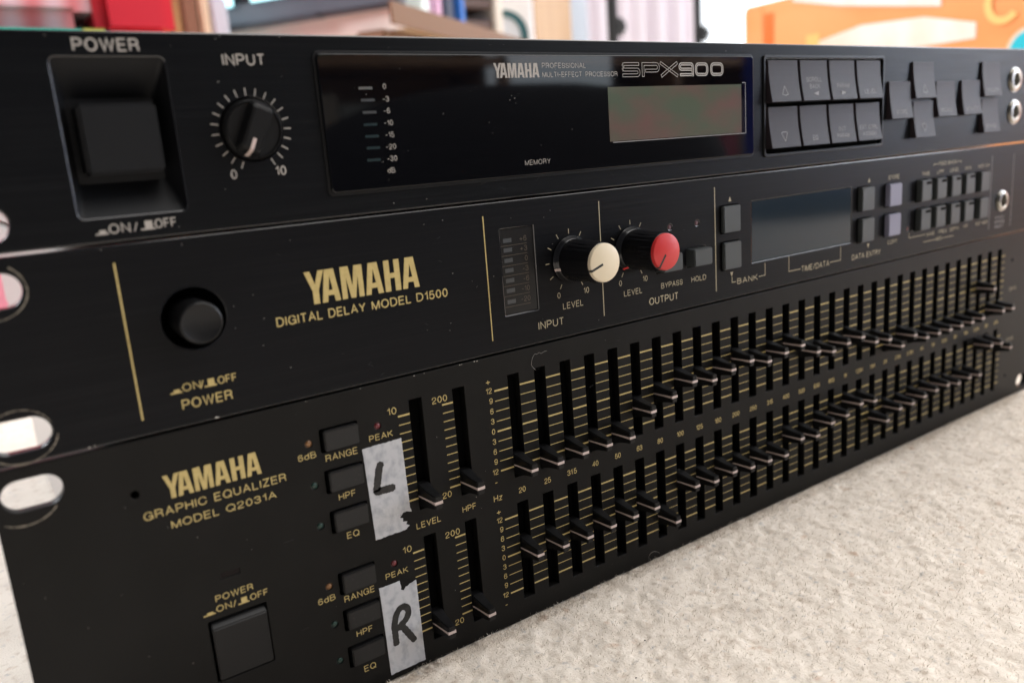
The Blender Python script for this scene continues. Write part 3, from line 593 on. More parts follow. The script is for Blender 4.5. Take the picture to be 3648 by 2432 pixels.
LO = [25.1, 24.6, 24.2, 24.6, 24.8, 24.7, 16.3, 26.6, 25.5, 26.2, 25.1, 24.9, 24.3, 28.5, 27.1, 30.0, 30.8, 33.4, 32.3, 20.9, 24.0, 24.0, 25.0, 25.6, 25.9, 24.5, 25.2, 24.4, 37.2, 36.4, 32.4]
def fader(x, z):
    f = link('fader', fm, None, U3); f.location = Vector(V(x, z, 0)); l_ = bpy.data.objects.new('fader_line', sm); COL.objects.link(l_); l_.parent = f
for x, z in list(zip(SX, UP)) + list(zip(SX, LO)) + [(101.2, 53.0), (115.3, 53.1), (101.3, 12.5), (115.3, 12.5)]: fader(x, z)
# masking tape pieces
def rough(pts, amp=.18, step=1.0, idx=None):
    out = []
    for i, p in enumerate(pts):
        q = pts[(i + 1) % len(pts)]; L_ = math.dist(p, q); k = max(1, int(L_ / step)); tear = idx is None or i in idx
        for j in range(k):
            u = j / k; a = amp if tear else .03
            out.append((p[0] + (q[0] - p[0]) * u + random.uniform(-a, a), p[1] + (q[1] - p[1]) * u + random.uniform(-a, a)))
    return out
def brush(parent, path, t, name='marker_stroke'):
    vs, fs = [], []
    q, _ = rp(path); L = []
    for a, b in zip(q, q[1:]):
        k = max(1, int((b - a).length / .35)); L += [a.lerp(b, j / k) for j in range(k)]
    L.append(q[-1]); n_ = len(L)
    for i, p in enumerate(L):
        d_ = (L[min(n_ - 1, i + 1)] - L[max(0, i - 1)]).normalized(); e = min(i, n_ - 1 - i); wdt = t / 2 * min(1, .62 + .19 * e) * random.uniform(.9, 1.1)
        nn = Vector((-d_.y, d_.x)) * wdt; vs += [V(p.x + nn.x, p.y + nn.y, .19 + .003 * brush.k), V(p.x - nn.x, p.y - nn.y, .19 + .003 * brush.k)]
    for i in range(n_ - 1): fs.append((2 * i, 2 * i + 1, 2 * i + 3, 2 * i + 2))
    brush.k += 1
    link(name, mesh(name, vs, fs), M['ink'], parent)
brush.k = 0
tl = plate('masking_tape', [rough([(83.8, 71.5), (95.6, 71.7), (96.0, 50.8), (96.1, 49.7), (94.8, 50.4), (93.4, 50.2), (92.4, 48.9), (93.6, 48.2), (93.2, 47.2), (94.6, 47.0), (94.3, 46.1), (95.2, 45.6), (94.2, 44.7), (84.6, 44.5)], .12, .6, {0, 3, 4, 5, 6, 7, 8, 9, 10, 11, 12})], .16, .14, M['tape'], U3, b=.03, res=1, label='torn white tape with a hand drawn L')
brush(tl, [(88.9, 66.6), (88.0, 65.0), (86.6, 59.2, .8), (86.6, 58.4, .5), (92.2, 58.2)], 2.2)
poly('tape_flap', [[[(92.2, 48.8), (93.4, 50.9), (96.0, 50.6), (96.1, 49.6), (94.6, 50.2), (93.5, 50.1)]]], M['tape'], tl, d=.55)
tr = plate('masking_tape', [rough([(83.8, 30.0), (90.2, 30.0), (90.5, 28.4), (90.3, 27.2), (91.2, 26.7), (92.0, 27.6), (92.5, 27.5), (93.2, 27.9), (95.4, 28.3), (95.6, 2.2), (84.3, 2.2)], .12, .6, {0, 1, 2, 3, 4, 5, 6, 7, 9})], .16, .14, M['tape'], U3, b=.03, res=1, label='white tape with a hand drawn R')
brush(tr, [(87.0, 10.6), (87.0, 17.0), (88.0, 20.6, 1.4), (90.0, 22.2, 1.2), (92.0, 20.8, 1.2), (91.6, 18.2, 1.2), (89.6, 16.6, .8), (88.4, 16.6)], 2.0)
brush(tr, [(86.9, 17.0), (87.3, 16.2), (89.6, 15.6), (91.4, 12.4), (93.0, 9.6)], 2.0)
# loose specks, chips, wear rings
dots('dust', [(2.3, 62.9), (5.7, 58.1), (12.5, 47.8), (50.4, 56.6), (51.1, 53.7), (32.9, 65.9), (106.8, 69.0), (121.9, 54.2), (118, 47), (119.5, 43), (121, 50), (120, 6)] + [(random.uniform(3, 230), random.uniform(3, 87)) for _ in range(34)], U3, r=.07)
dots('paint_chips', [(85.4, 88.3), (101.6, 88.3), (104.8, 88.3), (116.5, 88.3), (117.1, 88.3), (121.4, 88.3), (122.4, 88.25), (70.2, 88.3)], U3, m=M['chrome'], r=.14)
ring_scratch(5.5, 82.0, 6.4, 4.1, 5.7, U3, .28)
def hair(name, pts, r, m, label, cat):
    cu = bpy.data.curves.new(name, 'CURVE'); cu.dimensions = '3D'; cu.bevel_depth = r * MM; cu.bevel_resolution = 1
    sp = cu.splines.new('NURBS'); sp.points.add(len(pts) - 1); sp.use_endpoint_u = True; sp.order_u = 3
    for p, q in zip(sp.points, pts): p.co = (*V(*q), 1)
    o = bpy.data.objects.new(name, cu); COL.objects.link(o); dg = bpy.context.evaluated_depsgraph_get(); me = bpy.data.meshes.new_from_object(o.evaluated_get(dg)); bpy.data.objects.remove(o)
    me.materials.clear(); me.materials.append(m); o = bpy.data.objects.new(name, me); COL.objects.link(o); o['label'] = label; o['category'] = cat
hair('loose_thread', [(143.0, 81.2, .1), (141.3, 82.8, .3), (141.5, 84.3, .5), (142.0, 85.4, .4), (142.8, 86.4, .5), (143.6, 86.1, .7), (144.4, 86.6, .6), (145.2, 85.9, .6), (146.3, 86.4, .4), (147.6, 86.3, .2)], .035, M['dust'], 'fine pale thread curled on the equalizer panel above its leftmost faders', 'thread')
hair('loose_thread', [(186, 1.5, 1), (185, 4.2, 2), (186.5, 5.4, 2.3), (189, 4.6, 2), (191, 3, 1.5)], .03, M['dust'], 'tiny pale thread loop rising from the carpet edge against the black panel', 'thread')

# ================================================================== carpet
def smooth_noise(nx, ny, cells_x, cells_y, seed):
    r = np.random.default_rng(seed); g = r.random((cells_y + 2, cells_x + 2))
    xs = np.linspace(0, cells_x, nx, endpoint=False); ys = np.linspace(0, cells_y, ny, endpoint=False)
    xi = xs.astype(int); yi = ys.astype(int); fx = xs - xi; fy = ys - yi; fx = fx * fx * (3 - 2 * fx); fy = fy * fy * (3 - 2 * fy)
    a = g[np.ix_(yi, xi)]; b = g[np.ix_(yi, xi + 1)]; c = g[np.ix_(yi + 1, xi)]; d = g[np.ix_(yi + 1, xi + 1)]
    return (a * (1 - fx) + b * fx) * (1 - fy)[:, None] + (c * (1 - fx) + d * fx) * fy[:, None]
def hfield(x0, x1, y0, y1, step, seed):
    nx = int((x1 - x0) / step) + 1; ny = int((y1 - y0) / step) + 1
    h = np.zeros((ny, nx))
    for cell, amp, k in ((9, 1.0, 1), (4.2, 1.5, 2), (2.1, 1.1, 3), (1.0, .7, 4)):
        if cell < step * 1.2: continue
        h += .50 * amp * (smooth_noise(nx, ny, max(1, int((x1 - x0) / cell)), max(1, int((y1 - y0) / cell)), seed + k) - .5)
    return nx, ny, h
def grid_mesh(name, x0, x1, y0, y1, step, seed, zoff, m, edge_drop=0):
    nx, ny, h = hfield(x0, x1, y0, y1, step, seed)
    X, Y = np.meshgrid(np.linspace(x0, x1, nx), np.linspace(y0, y1, ny))
    r = np.random.default_rng(seed + 50); X = X + r.uniform(-.3, .3, X.shape) * step; Y = Y + r.uniform(-.3, .3, Y.shape) * step
    co = np.stack([X, Y, h + zoff], -1).reshape(-1, 3) * MM
    i = np.arange(nx * ny).reshape(ny, nx); q = np.stack([i[:-1, :-1], i[:-1, 1:], i[1:, 1:], i[1:, :-1]], -1).reshape(-1, 4)
    me = bpy.data.meshes.new(name); me.vertices.add(len(co)); me.vertices.foreach_set('co', co.ravel())
    me.loops.add(q.size); me.loops.foreach_set('vertex_index', q.ravel().astype(np.int32)); me.polygons.add(len(q))
    me.polygons.foreach_set('loop_start', np.arange(0, q.size, 4, dtype=np.int32)); me.update(calc_edges=True); me.validate()
    me.polygons.foreach_set('use_smooth', np.ones(len(q), bool)); me.materials.append(m)
    return me, (x0, y0, step, nx, ny, h + zoff)
cm = bpy.data.materials.new('beige_wool_carpet'); cm.use_nodes = True; nt = cm.node_tree; b = nt.nodes['Principled BSDF']
b.inputs['Roughness'].default_value = .95; b.inputs['Specular IOR Level'].default_value = .1; b.inputs['Sheen Weight'].default_value = .25; b.inputs['Sheen Roughness'].default_value = .6
ge = nt.nodes.new('ShaderNodeNewGeometry')
def ns(sc, det=3):
    n_ = nt.nodes.new('ShaderNodeTexNoise'); n_.inputs['Scale'].default_value = sc; n_.inputs['Detail'].default_value = det; nt.links.new(ge.outputs['Position'], n_.inputs['Vector']); return n_
def mixc(fac, lo, hi, A, B):
    r = nt.nodes.new('ShaderNodeMapRange'); r.inputs['From Min'].default_value = lo; r.inputs['From Max'].default_value = hi; nt.links.new(fac, r.inputs['Value'])
    mx = nt.nodes.new('ShaderNodeMix'); mx.data_type = 'RGBA'; nt.links.new(r.outputs[0], mx.inputs['Factor'])
    for s_, c in (('A', A), ('B', B)):
        if isinstance(c, tuple): mx.inputs[s_].default_value = (*c, 1)
        else: nt.links.new(c, mx.inputs[s_])
    return mx.outputs['Result']
c1 = mixc(ns(60).outputs['Fac'], .38, .66, (.775, .695, .60), (.70, .62, .53))
c2 = mixc(ns(230, 2).outputs['Fac'], .56, .72, c1, (.58, .49, .40))
c3 = mixc(ns(340, 2).outputs['Fac'], .62, .76, c2, (.50, .47, .44))
c4 = mixc(ns(150, 2).outputs['Fac'], .66, .78, c3, (.60, .45, .34))
nt.links.new(c4, b.inputs['Base Color'])
cb = nt.nodes.new('ShaderNodeBump'); cb.inputs['Strength'].default_value = .5; cb.inputs['Distance'].default_value = .0006
nt.links.new(ns(1600, 4).outputs['Fac'], cb.inputs['Height']); nt.links.new(cb.outputs[0], b.inputs['Normal'])
me, near = grid_mesh('carpet', -10, 640, -230, 3, .8, 11, -.2, cm)
o = link('carpet', me, None, None, kind='structure')
me, _ = grid_mesh('carpet', -700, 2600, 3.0, 2600, 6, 23, -.9, cm); o = link('carpet', me, None, None, kind='structure')
me, _ = grid_mesh('carpet', 639, 2600, -2400, 3.0, 6, 31, -.4, cm); o = link('carpet', me, None, None, kind='structure')
me, _ = grid_mesh('carpet', -700, 639, -2400, -229.5, 6, 41, -.6, cm); o = link('carpet', me, None, None, kind='structure')
me, _ = grid_mesh('carpet', -700, -9.5, -229.5, 3.0, 3, 43, -.5, cm); o = link('carpet', me, None, None, kind='structure')
# wool fibres standing out of the pile: thickest along the foot of the panel and near the lens
def fibres(n, fx, fy, lmin, lmax, wd, seed):
    r = np.random.default_rng(seed); x = fx(r, n); y = fy(r, n)
    x0, y0, st, nx, ny, h = near
    iz = h[np.clip(((y - y0) / st).astype(int), 0, ny - 1), np.clip(((x - x0) / st).astype(int), 0, nx - 1)]
    L = r.uniform(lmin, lmax, n); a = r.uniform(0, 2 * np.pi, n); lean = r.uniform(.2, 1.1, n); b2 = r.uniform(0, 2 * np.pi, n)
    p0 = np.stack([x, y, iz - .5], -1); dirv = np.stack([np.cos(a) * np.sin(lean), np.sin(a) * np.sin(lean), np.cos(lean)], -1)
    side = np.stack([np.cos(b2), np.sin(b2), np.zeros(n)], -1) * (wd / 2)
    curl = np.stack([r.normal(0, .3, n), r.normal(0, .3, n), -np.abs(r.normal(0, .25, n))], -1) * L[:, None]
    p1 = p0 + dirv * L[:, None] * .55; p2 = p0 + dirv * L[:, None] + curl * .8
    co = np.stack([p0 - side, p0 + side, p1 + side, p1 - side, p2 + side * .4, p2 - side * .4], 1).reshape(-1, 3) * MM
    bse = (np.arange(n) * 6)[:, None]; q = np.stack([bse + [0, 1, 2, 3], bse + [3, 2, 4, 5]], 1).reshape(-1, 4)
    me = bpy.data.meshes.new('carpet_fibres'); me.vertices.add(len(co)); me.vertices.foreach_set('co', co.ravel())
    me.loops.add(q.size); me.loops.foreach_set('vertex_index', q.ravel().astype(np.int32)); me.polygons.add(len(q)); me.polygons.foreach_set('loop_start', np.arange(0, q.size, 4, dtype=np.int32))
    me.update(calc_edges=True); me.materials.append(cm); return me
CO = dict(label='pale beige wool fibres of the carpet pile beside the black units', category='carpet fibres', kind='stuff')
for args in ((14000, lambda r, n: 60 + 400 * r.random(n) ** 1.4, lambda r, n: -5.0 * r.random(n) ** 1.5 - .2, .8, 2.6, .11, 61), (150000, lambda r, n: 20 + 600 * r.random(n) ** 1.1, lambda r, n: -2 - 225 * r.random(n), .8, 2.1, .13, 62)):
    o = link('carpet_fibres', fibres(*args), None, None)
    for k, v in CO.items(): o[k] = v
# crumbs and a hair lying on the pile
dk = mat('dark_crumb', (.06, .055, .05), .8)
vs, fs = [], []
for _ in range(46):
    x = random.uniform(120, 560); y = random.uniform(-170, -8); r = random.uniform(.16, .42); b0 = len(vs); z = 1.1
    for i in range(6): vs.append(((x + r * math.cos(i)) * MM, (y + r * math.sin(i) * .8) * MM, z * MM))
    vs.append((x * MM, y * MM, (z + r) * MM)); fs += [(b0 + i, b0 + (i + 1) % 6, b0 + 6) for i in range(6)]
o = link('carpet_crumbs', mesh('carpet_crumbs', vs, fs), dk, None, kind='stuff'); o['label'] = 'dark specks of lint scattered over the beige carpet'; o['category'] = 'lint'
hair('loose_hair', [(262, 1.3, 100), (272, 1.7, 99), (284, 1.8, 96), (292, 1.4, 94)], .04, dk, 'thin dark hair lying on the beige carpet in front of the stack', 'hair')

# ================================================================== things behind the stack (all out of focus)
def B(name, m, parent=None, r=.002): return None
def wbox(name, cx, cy, cz, sx, sy, sz, m, parent=None, rot=0, r=.003, **k):
    """box in metres, centre (cx,cy), bottom cz, turned by rot about z"""
    bm = bmesh.new(); bmesh.ops.create_cube(bm, size=1); bmesh.ops.scale(bm, vec=(sx, sy, sz), verts=bm.verts)
    if r: bev(bm, r, 2)
    bmesh.ops.rotate(bm, cent=(0, 0, 0), matrix=Matrix.Rotation(rot, 3, 'Z'), verts=bm.verts); bmesh.ops.translate(bm, vec=(cx, cy, cz + sz / 2), verts=bm.verts)
    return link(name, from_bm(name, bm), m, parent, **k)
def tagt(o, label, cat, group=None):
    o['label'] = label; o['category'] = cat
    if group: o['group'] = group
    return o
wall = mat('pale_wall', (.74, .77, .80), .9)
wbox('wall', 1.0, 2.66, -.02, 3.6, .08, 2.4, wall, kind='structure', r=0); wbox('wall', 2.70, .1, -.02, .08, 5.1, 2.4, wall, kind='structure', r=0)
# table with its near corner towards the lens
wood = mat('light_wood', (.62, .47, .32), .45, var=((4, 60, 4), (.5, .36, .22), .4, .7)); woodd = mat('brown_wood', (.30, .17, .09), .5, var=((6, 6, 60), (.22, .12, .06), .4, .7))
T = empty('side_table', (.56, 1.1, 0), 'light wood table with its thick edge coloured lit and shaded behind the stack, carrying a monitor', 'table')
ux = Vector((.828, .561)); uy = Vector((-.463, .886)).normalized(); A0 = Vector((.52, .80)); ra = math.atan2(ux.y, ux.x)
ce = A0 + ux * .30 + uy * .45
wbox('tabletop', ce.x, ce.y, .325, .60, .90, .026, wood, T, rot=ra)
p = A0 + ux * .302 - uy * .0015; wbox('edge_tone_strip', p.x, p.y, .324, .596, .004, .028, mat('shaded_edge_tone', (.20, .10, .05), .5), T, rot=ra, r=0)  # shaded side of the table edge, its darkness put into the colour
p = A0 + uy * .452 - ux * .0015; wbox('edge_tone_strip', p.x, p.y, .324, .004, .896, .028, mat('lit_edge_tone', (.93, .87, .79), .5), T, rot=ra, r=0)  # lit side of the same edge, its brightness put into the colour
for a, b_ in ((.05, .05), (.55, .05), (.05, .85), (.55, .85)):
    p = A0 + ux * a + uy * b_; wbox('leg', p.x, p.y, 0, .045, .045, .325, woodd, T, rot=ra)
p = A0 + ux * .30 + uy * .035; wbox('apron', p.x, p.y, .265, .50, .02, .06, woodd, T, rot=ra)
slate = mat('slate_plastic', (.085, .115, .145), .4); scr = mat('screen', (.02, .03, .035), .12, emit=((.35, .85, 1.0), .0))
MN = empty('monitor', (.45, 1.13, .351), 'slate grey monitor with glowing highlight patches standing on the wooden table', 'monitor')
mr_ = ra + math.radians(90) + .04
mc = A0 + uy * .185 + ux * .022 
def mbox(name, a, w_, z, h, t, off, m):
    d_ = Vector((math.cos(mr_), math.sin(mr_))); nrm = Vector((-d_.y, d_.x)); p = mc + d_ * a + nrm * off; return wbox(name, p.x, p.y, z, w_, t, h, m, MN, rot=mr_, r=.004)
mbox('housing', .005, .37, .3525, .22, .03, 0, slate)
mbox('screen', 0, .27, .384, .17, .003, .0165, scr)
mbox('foot', 0, .12, .3512, .004, .04, -.0, slate)
glow = mat('screen_highlight_glow', (.6, .9, .95), .3, emit=((.55, .95, 1.0), 1.1))  # cyan highlights on the screen, painted as glowing patches
mbox('screen_highlight', .085, .022, .380, .03, .002, .019, glow); mbox('screen_highlight', -.015, .12, .382, .06, .002, .019, glow)
# small things on the table
for a, b_, w_, h, c, lb in ((.20, .10, .030, .13, (.75, .85, .86), 'white bottle shaped carton at the table corner beside the monitor'), (.27, .11, .022, .15, (.62, .38, .55), 'mauve book standing right of the white carton on the table'),
                        (.33, .12, .035, .16, (.02, .03, .07), 'navy book standing between the mauve and the bright blue books'), (.385, .12, .022, .15, (.03, .16, .55), 'bright blue book standing at the right of the table')):
    p = A0 + ux * a + uy * b_; o = wbox('book' if 'book' in lb else 'carton', p.x, p.y, .351, w_, .10, h, mat('cover_' + str(a), c, .5), rot=ra); tagt(o, lb, 'book' if 'book' in lb else 'carton', 'things standing on the table')
# shelf unit end behind the table
SH = empty('shelf_rack', (.93, 1.62, 0), 'pale upright rack with dark slots between the table and the loudspeaker', 'shelf')
cream = mat('cream_laminate', (.72, .66, .58), .6); dkb = mat('dark_brown', (.10, .06, .05), .6)
for x in (.885, 1.005): wbox('side_post', x, 1.35, 0, .02, .2, .75, cream, SH)
for z in (.36, .40, .44, .48, .52): wbox('shelf_board', .945, 1.35, z, .10, .18, .018, dkb, SH)
# loudspeaker
SP = empty('loudspeaker', (1.1, 1.35, 0), 'white fronted wooden loudspeaker behind the stack, cone ringed in dark teal', 'speaker')
oak = mat('oak_veneer', (.50, .31, .16), .5, var=((30, 30, 2), (.44, .26, .13), .4, .7)); wht = mat('white_baffle', (.93, .93, .95), .5); teal = mat('dark_teal_ring', (.02, .09, .10), .4); cone = mat('pale_cone', (.72, .76, .84), .5)
q1 = Vector((.003 + .632 * 1.62, -.196 + 1.62)); q2 = Vector((.003 + .753 * 1.50, -.196 + 1.50)); ax = (q2 - q1).normalized(); sw = (q2 - q1).length; ay = Vector((-ax.y, ax.x)); rs = math.atan2(ax.y, ax.x)
cc = (q1 + q2) / 2 + ay * .26
wbox('cabinet', cc.x, cc.y, .22, sw, .50, .48, oak, SP, rot=rs, r=.006)
fc = (q1 + q2) / 2 - ay * .008; wbox('baffle', fc.x, fc.y, .22, sw, .016, .48, wht, SP, rot=rs, r=.004)
wbox('stand', cc.x, cc.y, 0, .14, .2, .22, M['blackm'], SP, rot=rs)
def disc(name, r0, r1, cxy, cz, dep0, dep1, m, parent):
    vs, fs = [], []; n_ = 40
    for r, dp in ((r0, dep0), (r1, dep1)):
        for i in range(n_):
            a = 2 * math.pi * i / n_; p = cxy + ax * r * math.cos(a) - ay * dp; vs.append((p.x, p.y, cz + r * math.sin(a)))
    fs = [(i, (i + 1) % n_, n_ + (i + 1) % n_, n_ + i) for i in range(n_)]; 
    if r1 < .02: fs.append(tuple(range(n_, 2 * n_)))
    return link(name, mesh(name, vs, fs), m, parent, smooth=True)
dc = fc + ax * .012; dr = disc('driver_ring', .058, .042, dc, .398, .009, .014, teal, SP); disc('cone', .042, .012, dc, .398, .0125, .011, cone, dr)
# slim black stands
for px_, D, lb in ((.905, 1.9, 'slim black pole right beside the loudspeaker'), (1.096, 2.0, 'slim black pole in front of the bright window curtain')):
    o = empty('pole_stand', (.003 + px_ * D, -.196 + D, 0), lb, 'stand', 'slim black poles before the curtain')
    x, y = .003 + px_ * D, -.196 + D
    wbox('pole', x, y, .02, .030 if px_ < 1 else .022, .03, 1.1, M['blackm'], o, r=.008); wbox('foot', x, y, 0, .2, .2, .02, M['blackm'], o, r=.006)
    wbox('clamp', x + .022, y, .47 if px_ < 1 else .475, .05, .04, .05, M['blackm'], o, r=.012)
# curtain with folds, and the bright window behind it
def curtain(name, x0, x1, y, z0, z1, m, folds, amp, label):
    n_ = 120; vs = []; fs = []
    for i in range(n_ + 1):
        u = i / n_; x = x0 + (x1 - x0) * u; yy = y + amp * math.sin(u * folds * 2 * math.pi) + amp * .4 * math.sin(u * folds * 4.7)
        vs += [(x, yy, z0), (x + .01 * math.sin(u * 9), yy * 1.002, z1)]
    fs = [(2 * i, 2 * i + 2, 2 * i + 3, 2 * i + 1) for i in range(n_)]
    o = link(name, mesh(name, vs, fs), m, None, smooth=True); tagt(o, label, 'curtain')
lil = mat('lilac_curtain', (.74, .68, .73), .9); 
curtain('curtain', 2.02, 2.56, 2.15, .03, 2.2, lil, 6, .03, 'pale lilac curtain hanging in folds between the two black poles')
WN = empty('window', (2.6, 2.0, .35), 'overexposed bright window right of the curtain', 'window')
wbox('window_pane', 2.655, 1.95, .30, .01, 1.3, 1.4, mat('daylit_pane', (.9, .95, 1), .3, emit=((.90, .96, 1.0), 1.15)), WN, r=0)
wbox('window_frame', 2.64, 1.28, .28, .03, .05, 1.44, cream, WN); wbox('window_frame', 2.64, 1.95, .26, .03, 1.34, .04, cream, WN)
# orange printed box, standing on the carpet right of the stack
orange = mat('orange_board', (.93, .36, .12), .28, spec=.5, var=((5, 5, 9), (.95, .44, .17), .4, .65)); yel = mat('yellow_print', (.95, .60, .20), .3); wp = mat('cream_glare_and_print', (.97, .88, .80), .3, var=((8, 14, 8), (.95, .72, .52), .45, .7)); cy = mat('cyan_print', (.02, .55, .68), .3); rd = mat('deep_orange_print', (.85, .20, .04), .3)
OB = empty('orange_box', (1.15, .1, 0), 'glossy bright orange printed box on the carpet beyond the right end of the stack', 'box')
fx = .985
wbox('carton_body', fx + .16, .205, .003, .32, .82, .322, orange, OB, r=.004)
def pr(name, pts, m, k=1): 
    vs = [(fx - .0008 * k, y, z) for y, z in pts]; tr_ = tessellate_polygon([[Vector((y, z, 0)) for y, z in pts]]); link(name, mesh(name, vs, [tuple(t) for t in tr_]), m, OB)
pr('print_band', [(.61, .01), (.58, .01), (.58, .32), (.61, .32)], orange); pr('print_stripe', [(.578, .01), (.562, .01), (.562, .31), (.578, .31)], rd); pr('print_stripe', [(.51, .01), (.49, .01), (.49, .272), (.51, .272)], yel)
pr('glare_patch', [(.49, .262), (.43, .272), (.35, .268), (.29, .252), (.29, .235), (.36, .235), (.45, .245), (.49, .25)], wp); pr('glare_patch', [(.53, .318), (.46, .300), (.38, .285), (.33, .276), (.33, .30), (.40, .323), (.53, .323)], wp, 2)  # window glare on the glossy face, painted as cream patches
vs, fs = [], []
pts = [Vector((.307 - .016 * math.cos(a), .268 + .019 * math.sin(a))) for a in [math.radians(40 + 280 * i / 24) for i in range(25)]]
vs0, fs = [], []; ribbon([Vector((p.x * 1000, p.y * 1000)) for p in pts], False, 8, vs0, fs, 0, lambda z: 0)
vs = [(fx - .0022, -v[0] * 1 + .205 * 2 - .205 * 2 + v[0] * 2, v[2]) for v in vs0]
link('print_letter', mesh('print_letter', [(fx - .0022, v[0] - .045, v[2]) for v in vs0], fs), yel, OB)
# discs
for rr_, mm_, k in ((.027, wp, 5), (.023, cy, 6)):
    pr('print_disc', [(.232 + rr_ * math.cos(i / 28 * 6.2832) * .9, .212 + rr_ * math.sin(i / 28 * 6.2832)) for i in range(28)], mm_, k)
# red and white checked cloth hanging at the far left
def check_mat():
    m = bpy.data.materials.new('red_checked_cloth'); m.use_nodes = True; nt = m.node_tree; b = nt.nodes['Principled BSDF']; b.inputs['Roughness'].default_value = .7
    ge = nt.nodes.new('ShaderNodeTexCoord'); w1 = nt.nodes.new('ShaderNodeTexWave'); w1.bands_direction = 'X'; w1.inputs['Scale'].default_value = 9; w1.inputs['Distortion'].default_value = 1.0; nt.links.new(ge.outputs['Object'], w1.inputs['Vector'])
    mx = nt.nodes.new('ShaderNodeMix'); mx.data_type = 'RGBA'; mx.inputs['A'].default_value = (.70, .20, .22, 1); mx.inputs['B'].default_value = (.76, .50, .56, 1); nt.links.new(w1.outputs['Fac'], mx.inputs['Factor']); nt.links.new(mx.outputs['Result'], b.inputs['Base Color']); return m
ck = check_mat(); redp = mat('red_plastic', (.62, .02, .04), .35); pink = mat('pink_plastic', (.80, .26, .30), .4); tea = mat('teal_trim', (.10, .50, .40), .5); grn = mat('yellow_green_trim', (.50, .50, .10), .5)
CB = empty('red_basket', (.05, .75, 0), 'red and pink plastic laundry basket with teal rim behind the left end of the stack', 'basket')
wbox('side_panel', .025, .80, .292, .27, .20, .26, ck, CB, r=.02); wbox('rim', .025, .795, .272, .28, .21, .020, tea, CB, r=.006)
wbox('corner_panel', .195, .80, .285, .075, .19, .28, redp, CB, r=.012); wbox('rim_corner', .150, .69, .268, .03, .03, .022, grn, CB, r=.006); wbox('stand', .06, .80, .0, .26, .18, .283, redp, CB, r=.01)
o = wbox('pink_cushion', .292, .96, .352, .085, .10, .10, pink, r=.035); tagt(o, 'pink rounded cushion behind the monitor side of the red basket', 'cushion')
for x, w_, c, lb in ((.272, .018, (.85, .25, .04), 'orange book right of the red basket'), (.291, .014, (.40, .22, .08), 'olive book next to the orange one'), (.309, .020, (.24, .11, .06), 'brown book between the olive and the cream ones'), (.328, .013, (.75, .6, .42), 'cream book next to the brown one'), (.347, .022, (.62, .66, .75), 'pale blue book nearest to the monitor')):
    o = wbox('book', x, 1.02, 0, w_, .16, .39 if 'cream' in lb or 'brown' in lb else .375, mat('cover_c' + str(x), c, .5)); tagt(o, lb, 'book', 'books standing behind the stack')
# seen through the rack holes at the left: a white carton and a pink one
o = wbox('white_box', -.02, .60, 0, .17, .08, .030, mat('white_card', (.62, .63, .66), .6)); tagt(o, 'white carton on the carpet seen through the lower rack holes', 'box')
o = wbox('pink_box', -.02, .60, .031, .14, .04, .085, mat('pink_card', (.85, .30, .40), .5)); tagt(o, 'pink carton lying on the white one, seen through a rack hole', 'box')
# window in the right wall, lighting the far ends of the panels
W2 = empty('window', (2.64, -.95, .3), 'cool daylit window in the right wall, reflected in the panel ends', 'window')
wbox('window_pane', 2.655, -.95, .16, .01, 1.2, 1.15, mat('cool_daylit_pane', (.9, .95, 1), .3, emit=((.78, .88, 1.0), 10.0)), W2, r=0)
for y_ in (-1.57, -.95, -.33): wbox('window_frame', 2.64, y_, .14, .03, .05, 1.2, cream, W2)
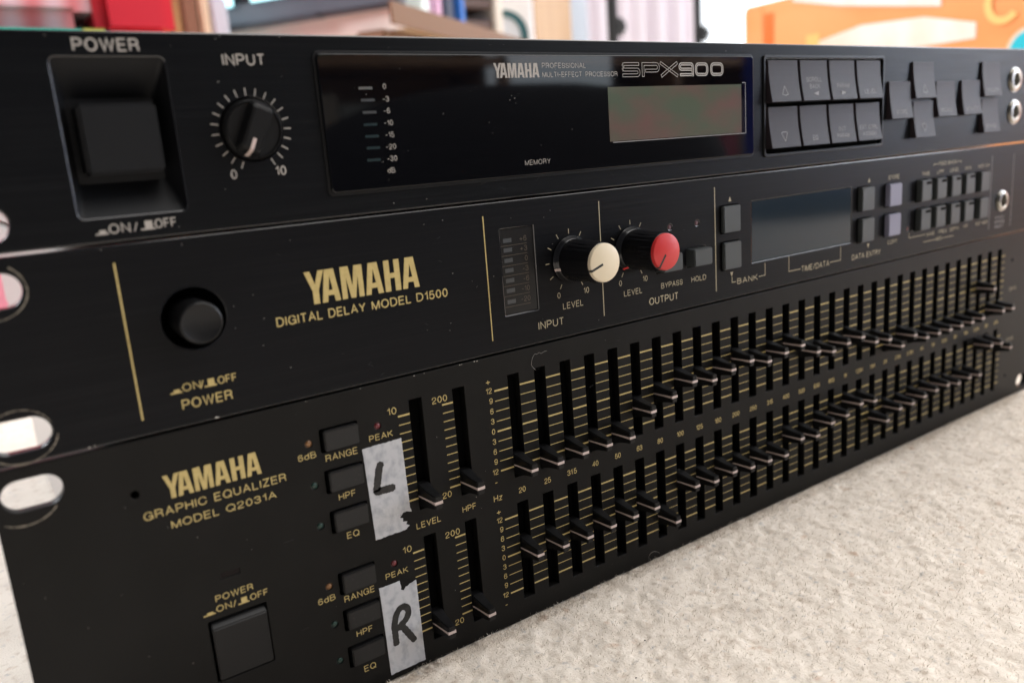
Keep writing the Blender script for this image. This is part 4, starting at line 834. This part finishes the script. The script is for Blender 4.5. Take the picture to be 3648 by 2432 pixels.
# furniture in front of the stack, seen only in the shine of the display window
BC = empty('bookcase', (1.6, -1.9, 0), 'brown bookcase facing the stack from the other side of the room', 'bookcase')
for x in (.7, 1.4, 2.1, 2.6): wbox('upright', x, -1.95, 0, .03, .28, 1.3, woodd, BC)
for z in (.02, .40, .78, 1.16): wbox('shelf_board', 1.66, -1.95, z, 1.85, .28, .025, woodd, BC)
wbox('back_panel', 1.66, -2.10, .02, 1.9, .01, 1.28, woodd, BC, r=0)
bcols = [(.5, .22, .08), (.05, .2, .22), (.35, .04, .08), (.4, .35, .28), (.03, .05, .2), (.55, .12, .15), (.3, .32, .3), (.05, .25, .12), (.45, .4, .3), (.1, .1, .35)]
x = .75; k = 0
while x < 2.5:
    w_ = random.uniform(.09, .14)
    k += 1
    if not (1.36 < x + w_ and x < 1.44) and not (2.06 < x + w_ and x < 2.14):
        for z in (.045, .425):
            c = bcols[(k * 3 + int(z * 10)) % 10]; hh_ = random.uniform(.2, .31)
            o = wbox('book', x + w_ / 2, -1.93, z, w_ - .006, .2, hh_, mat('spine', tuple(v * .5 for v in c), .5), r=0); tagt(o, '%s book, %s from the left on the %s shelf of the bookcase' % (('brown', 'teal', 'wine red', 'sand', 'navy', 'crimson', 'grey', 'green', 'khaki', 'indigo')[(k * 3 + int(z * 10)) % 10], 'first second third fourth fifth sixth seventh eighth ninth tenth eleventh twelfth thirteenth fourteenth fifteenth sixteenth seventeenth eighteenth nineteenth twentieth'.split()[k - 1], 'lowest' if z < .1 else 'second'), 'book', 'books in the bookcase')
    x += w_
o = wbox('blue_crate', 2.2, -1.35, 0, .3, .3, .5, mat('blue_crate', (.03, .05, .35), .4)); tagt(o, 'deep blue crate standing across the room', 'crate')

# unseen dark form for the camera operator, added for its reflection in the display window
bm = bmesh.new(); bmesh.ops.create_uvsphere(bm, u_segments=32, v_segments=16, radius=1)
for v in bm.verts:
    v.co = Vector((math.copysign(abs(v.co.x) ** .75, v.co.x) * .36 + .68, v.co.y * .16 - .74, .10 + v.co.z * .14))
o = link('dark_mirror_form', from_bm('dark_mirror_form', bm), mat('mirror_form_charcoal', (.012, .012, .014), .9), None, smooth=True); tagt(o, 'dark rounded form added in front of the stack, seen only as a reflection', 'cushion')

bm = bmesh.new(); bmesh.ops.create_uvsphere(bm, u_segments=28, v_segments=12, radius=1)
for v in bm.verts: v.co = Vector((v.co.x * .30 + 1.42, v.co.y * .15 - .80, .004 + max(0, v.co.z) * .035))
o = link('folded_cloth', from_bm('folded_cloth', bm), mat('black_cloth', (.008, .008, .010), .9), None, smooth=True); tagt(o, 'black folded cloth on the carpet, mirrored in the middle display', 'cloth')

for u_, n_, z0_, z1_ in ((U1, 6, 134.5, 138.5), (U2, 12, 90, 132), (U3, 14, 3, 88)):
    sg = []
    for _ in range(n_):
        x_ = random.uniform(20, 230); z_ = random.uniform(z0_, z1_); a_ = random.uniform(-.8, .8); l_ = random.uniform(.5, 2.6); sg.append((x_, z_, x_ + l_ * math.cos(a_), z_ + l_ * math.sin(a_)))
    lines('hairline_scratches', sg, .05, mat('dull_scratch', (.045, .045, .047), .5), u_, lift=.012)
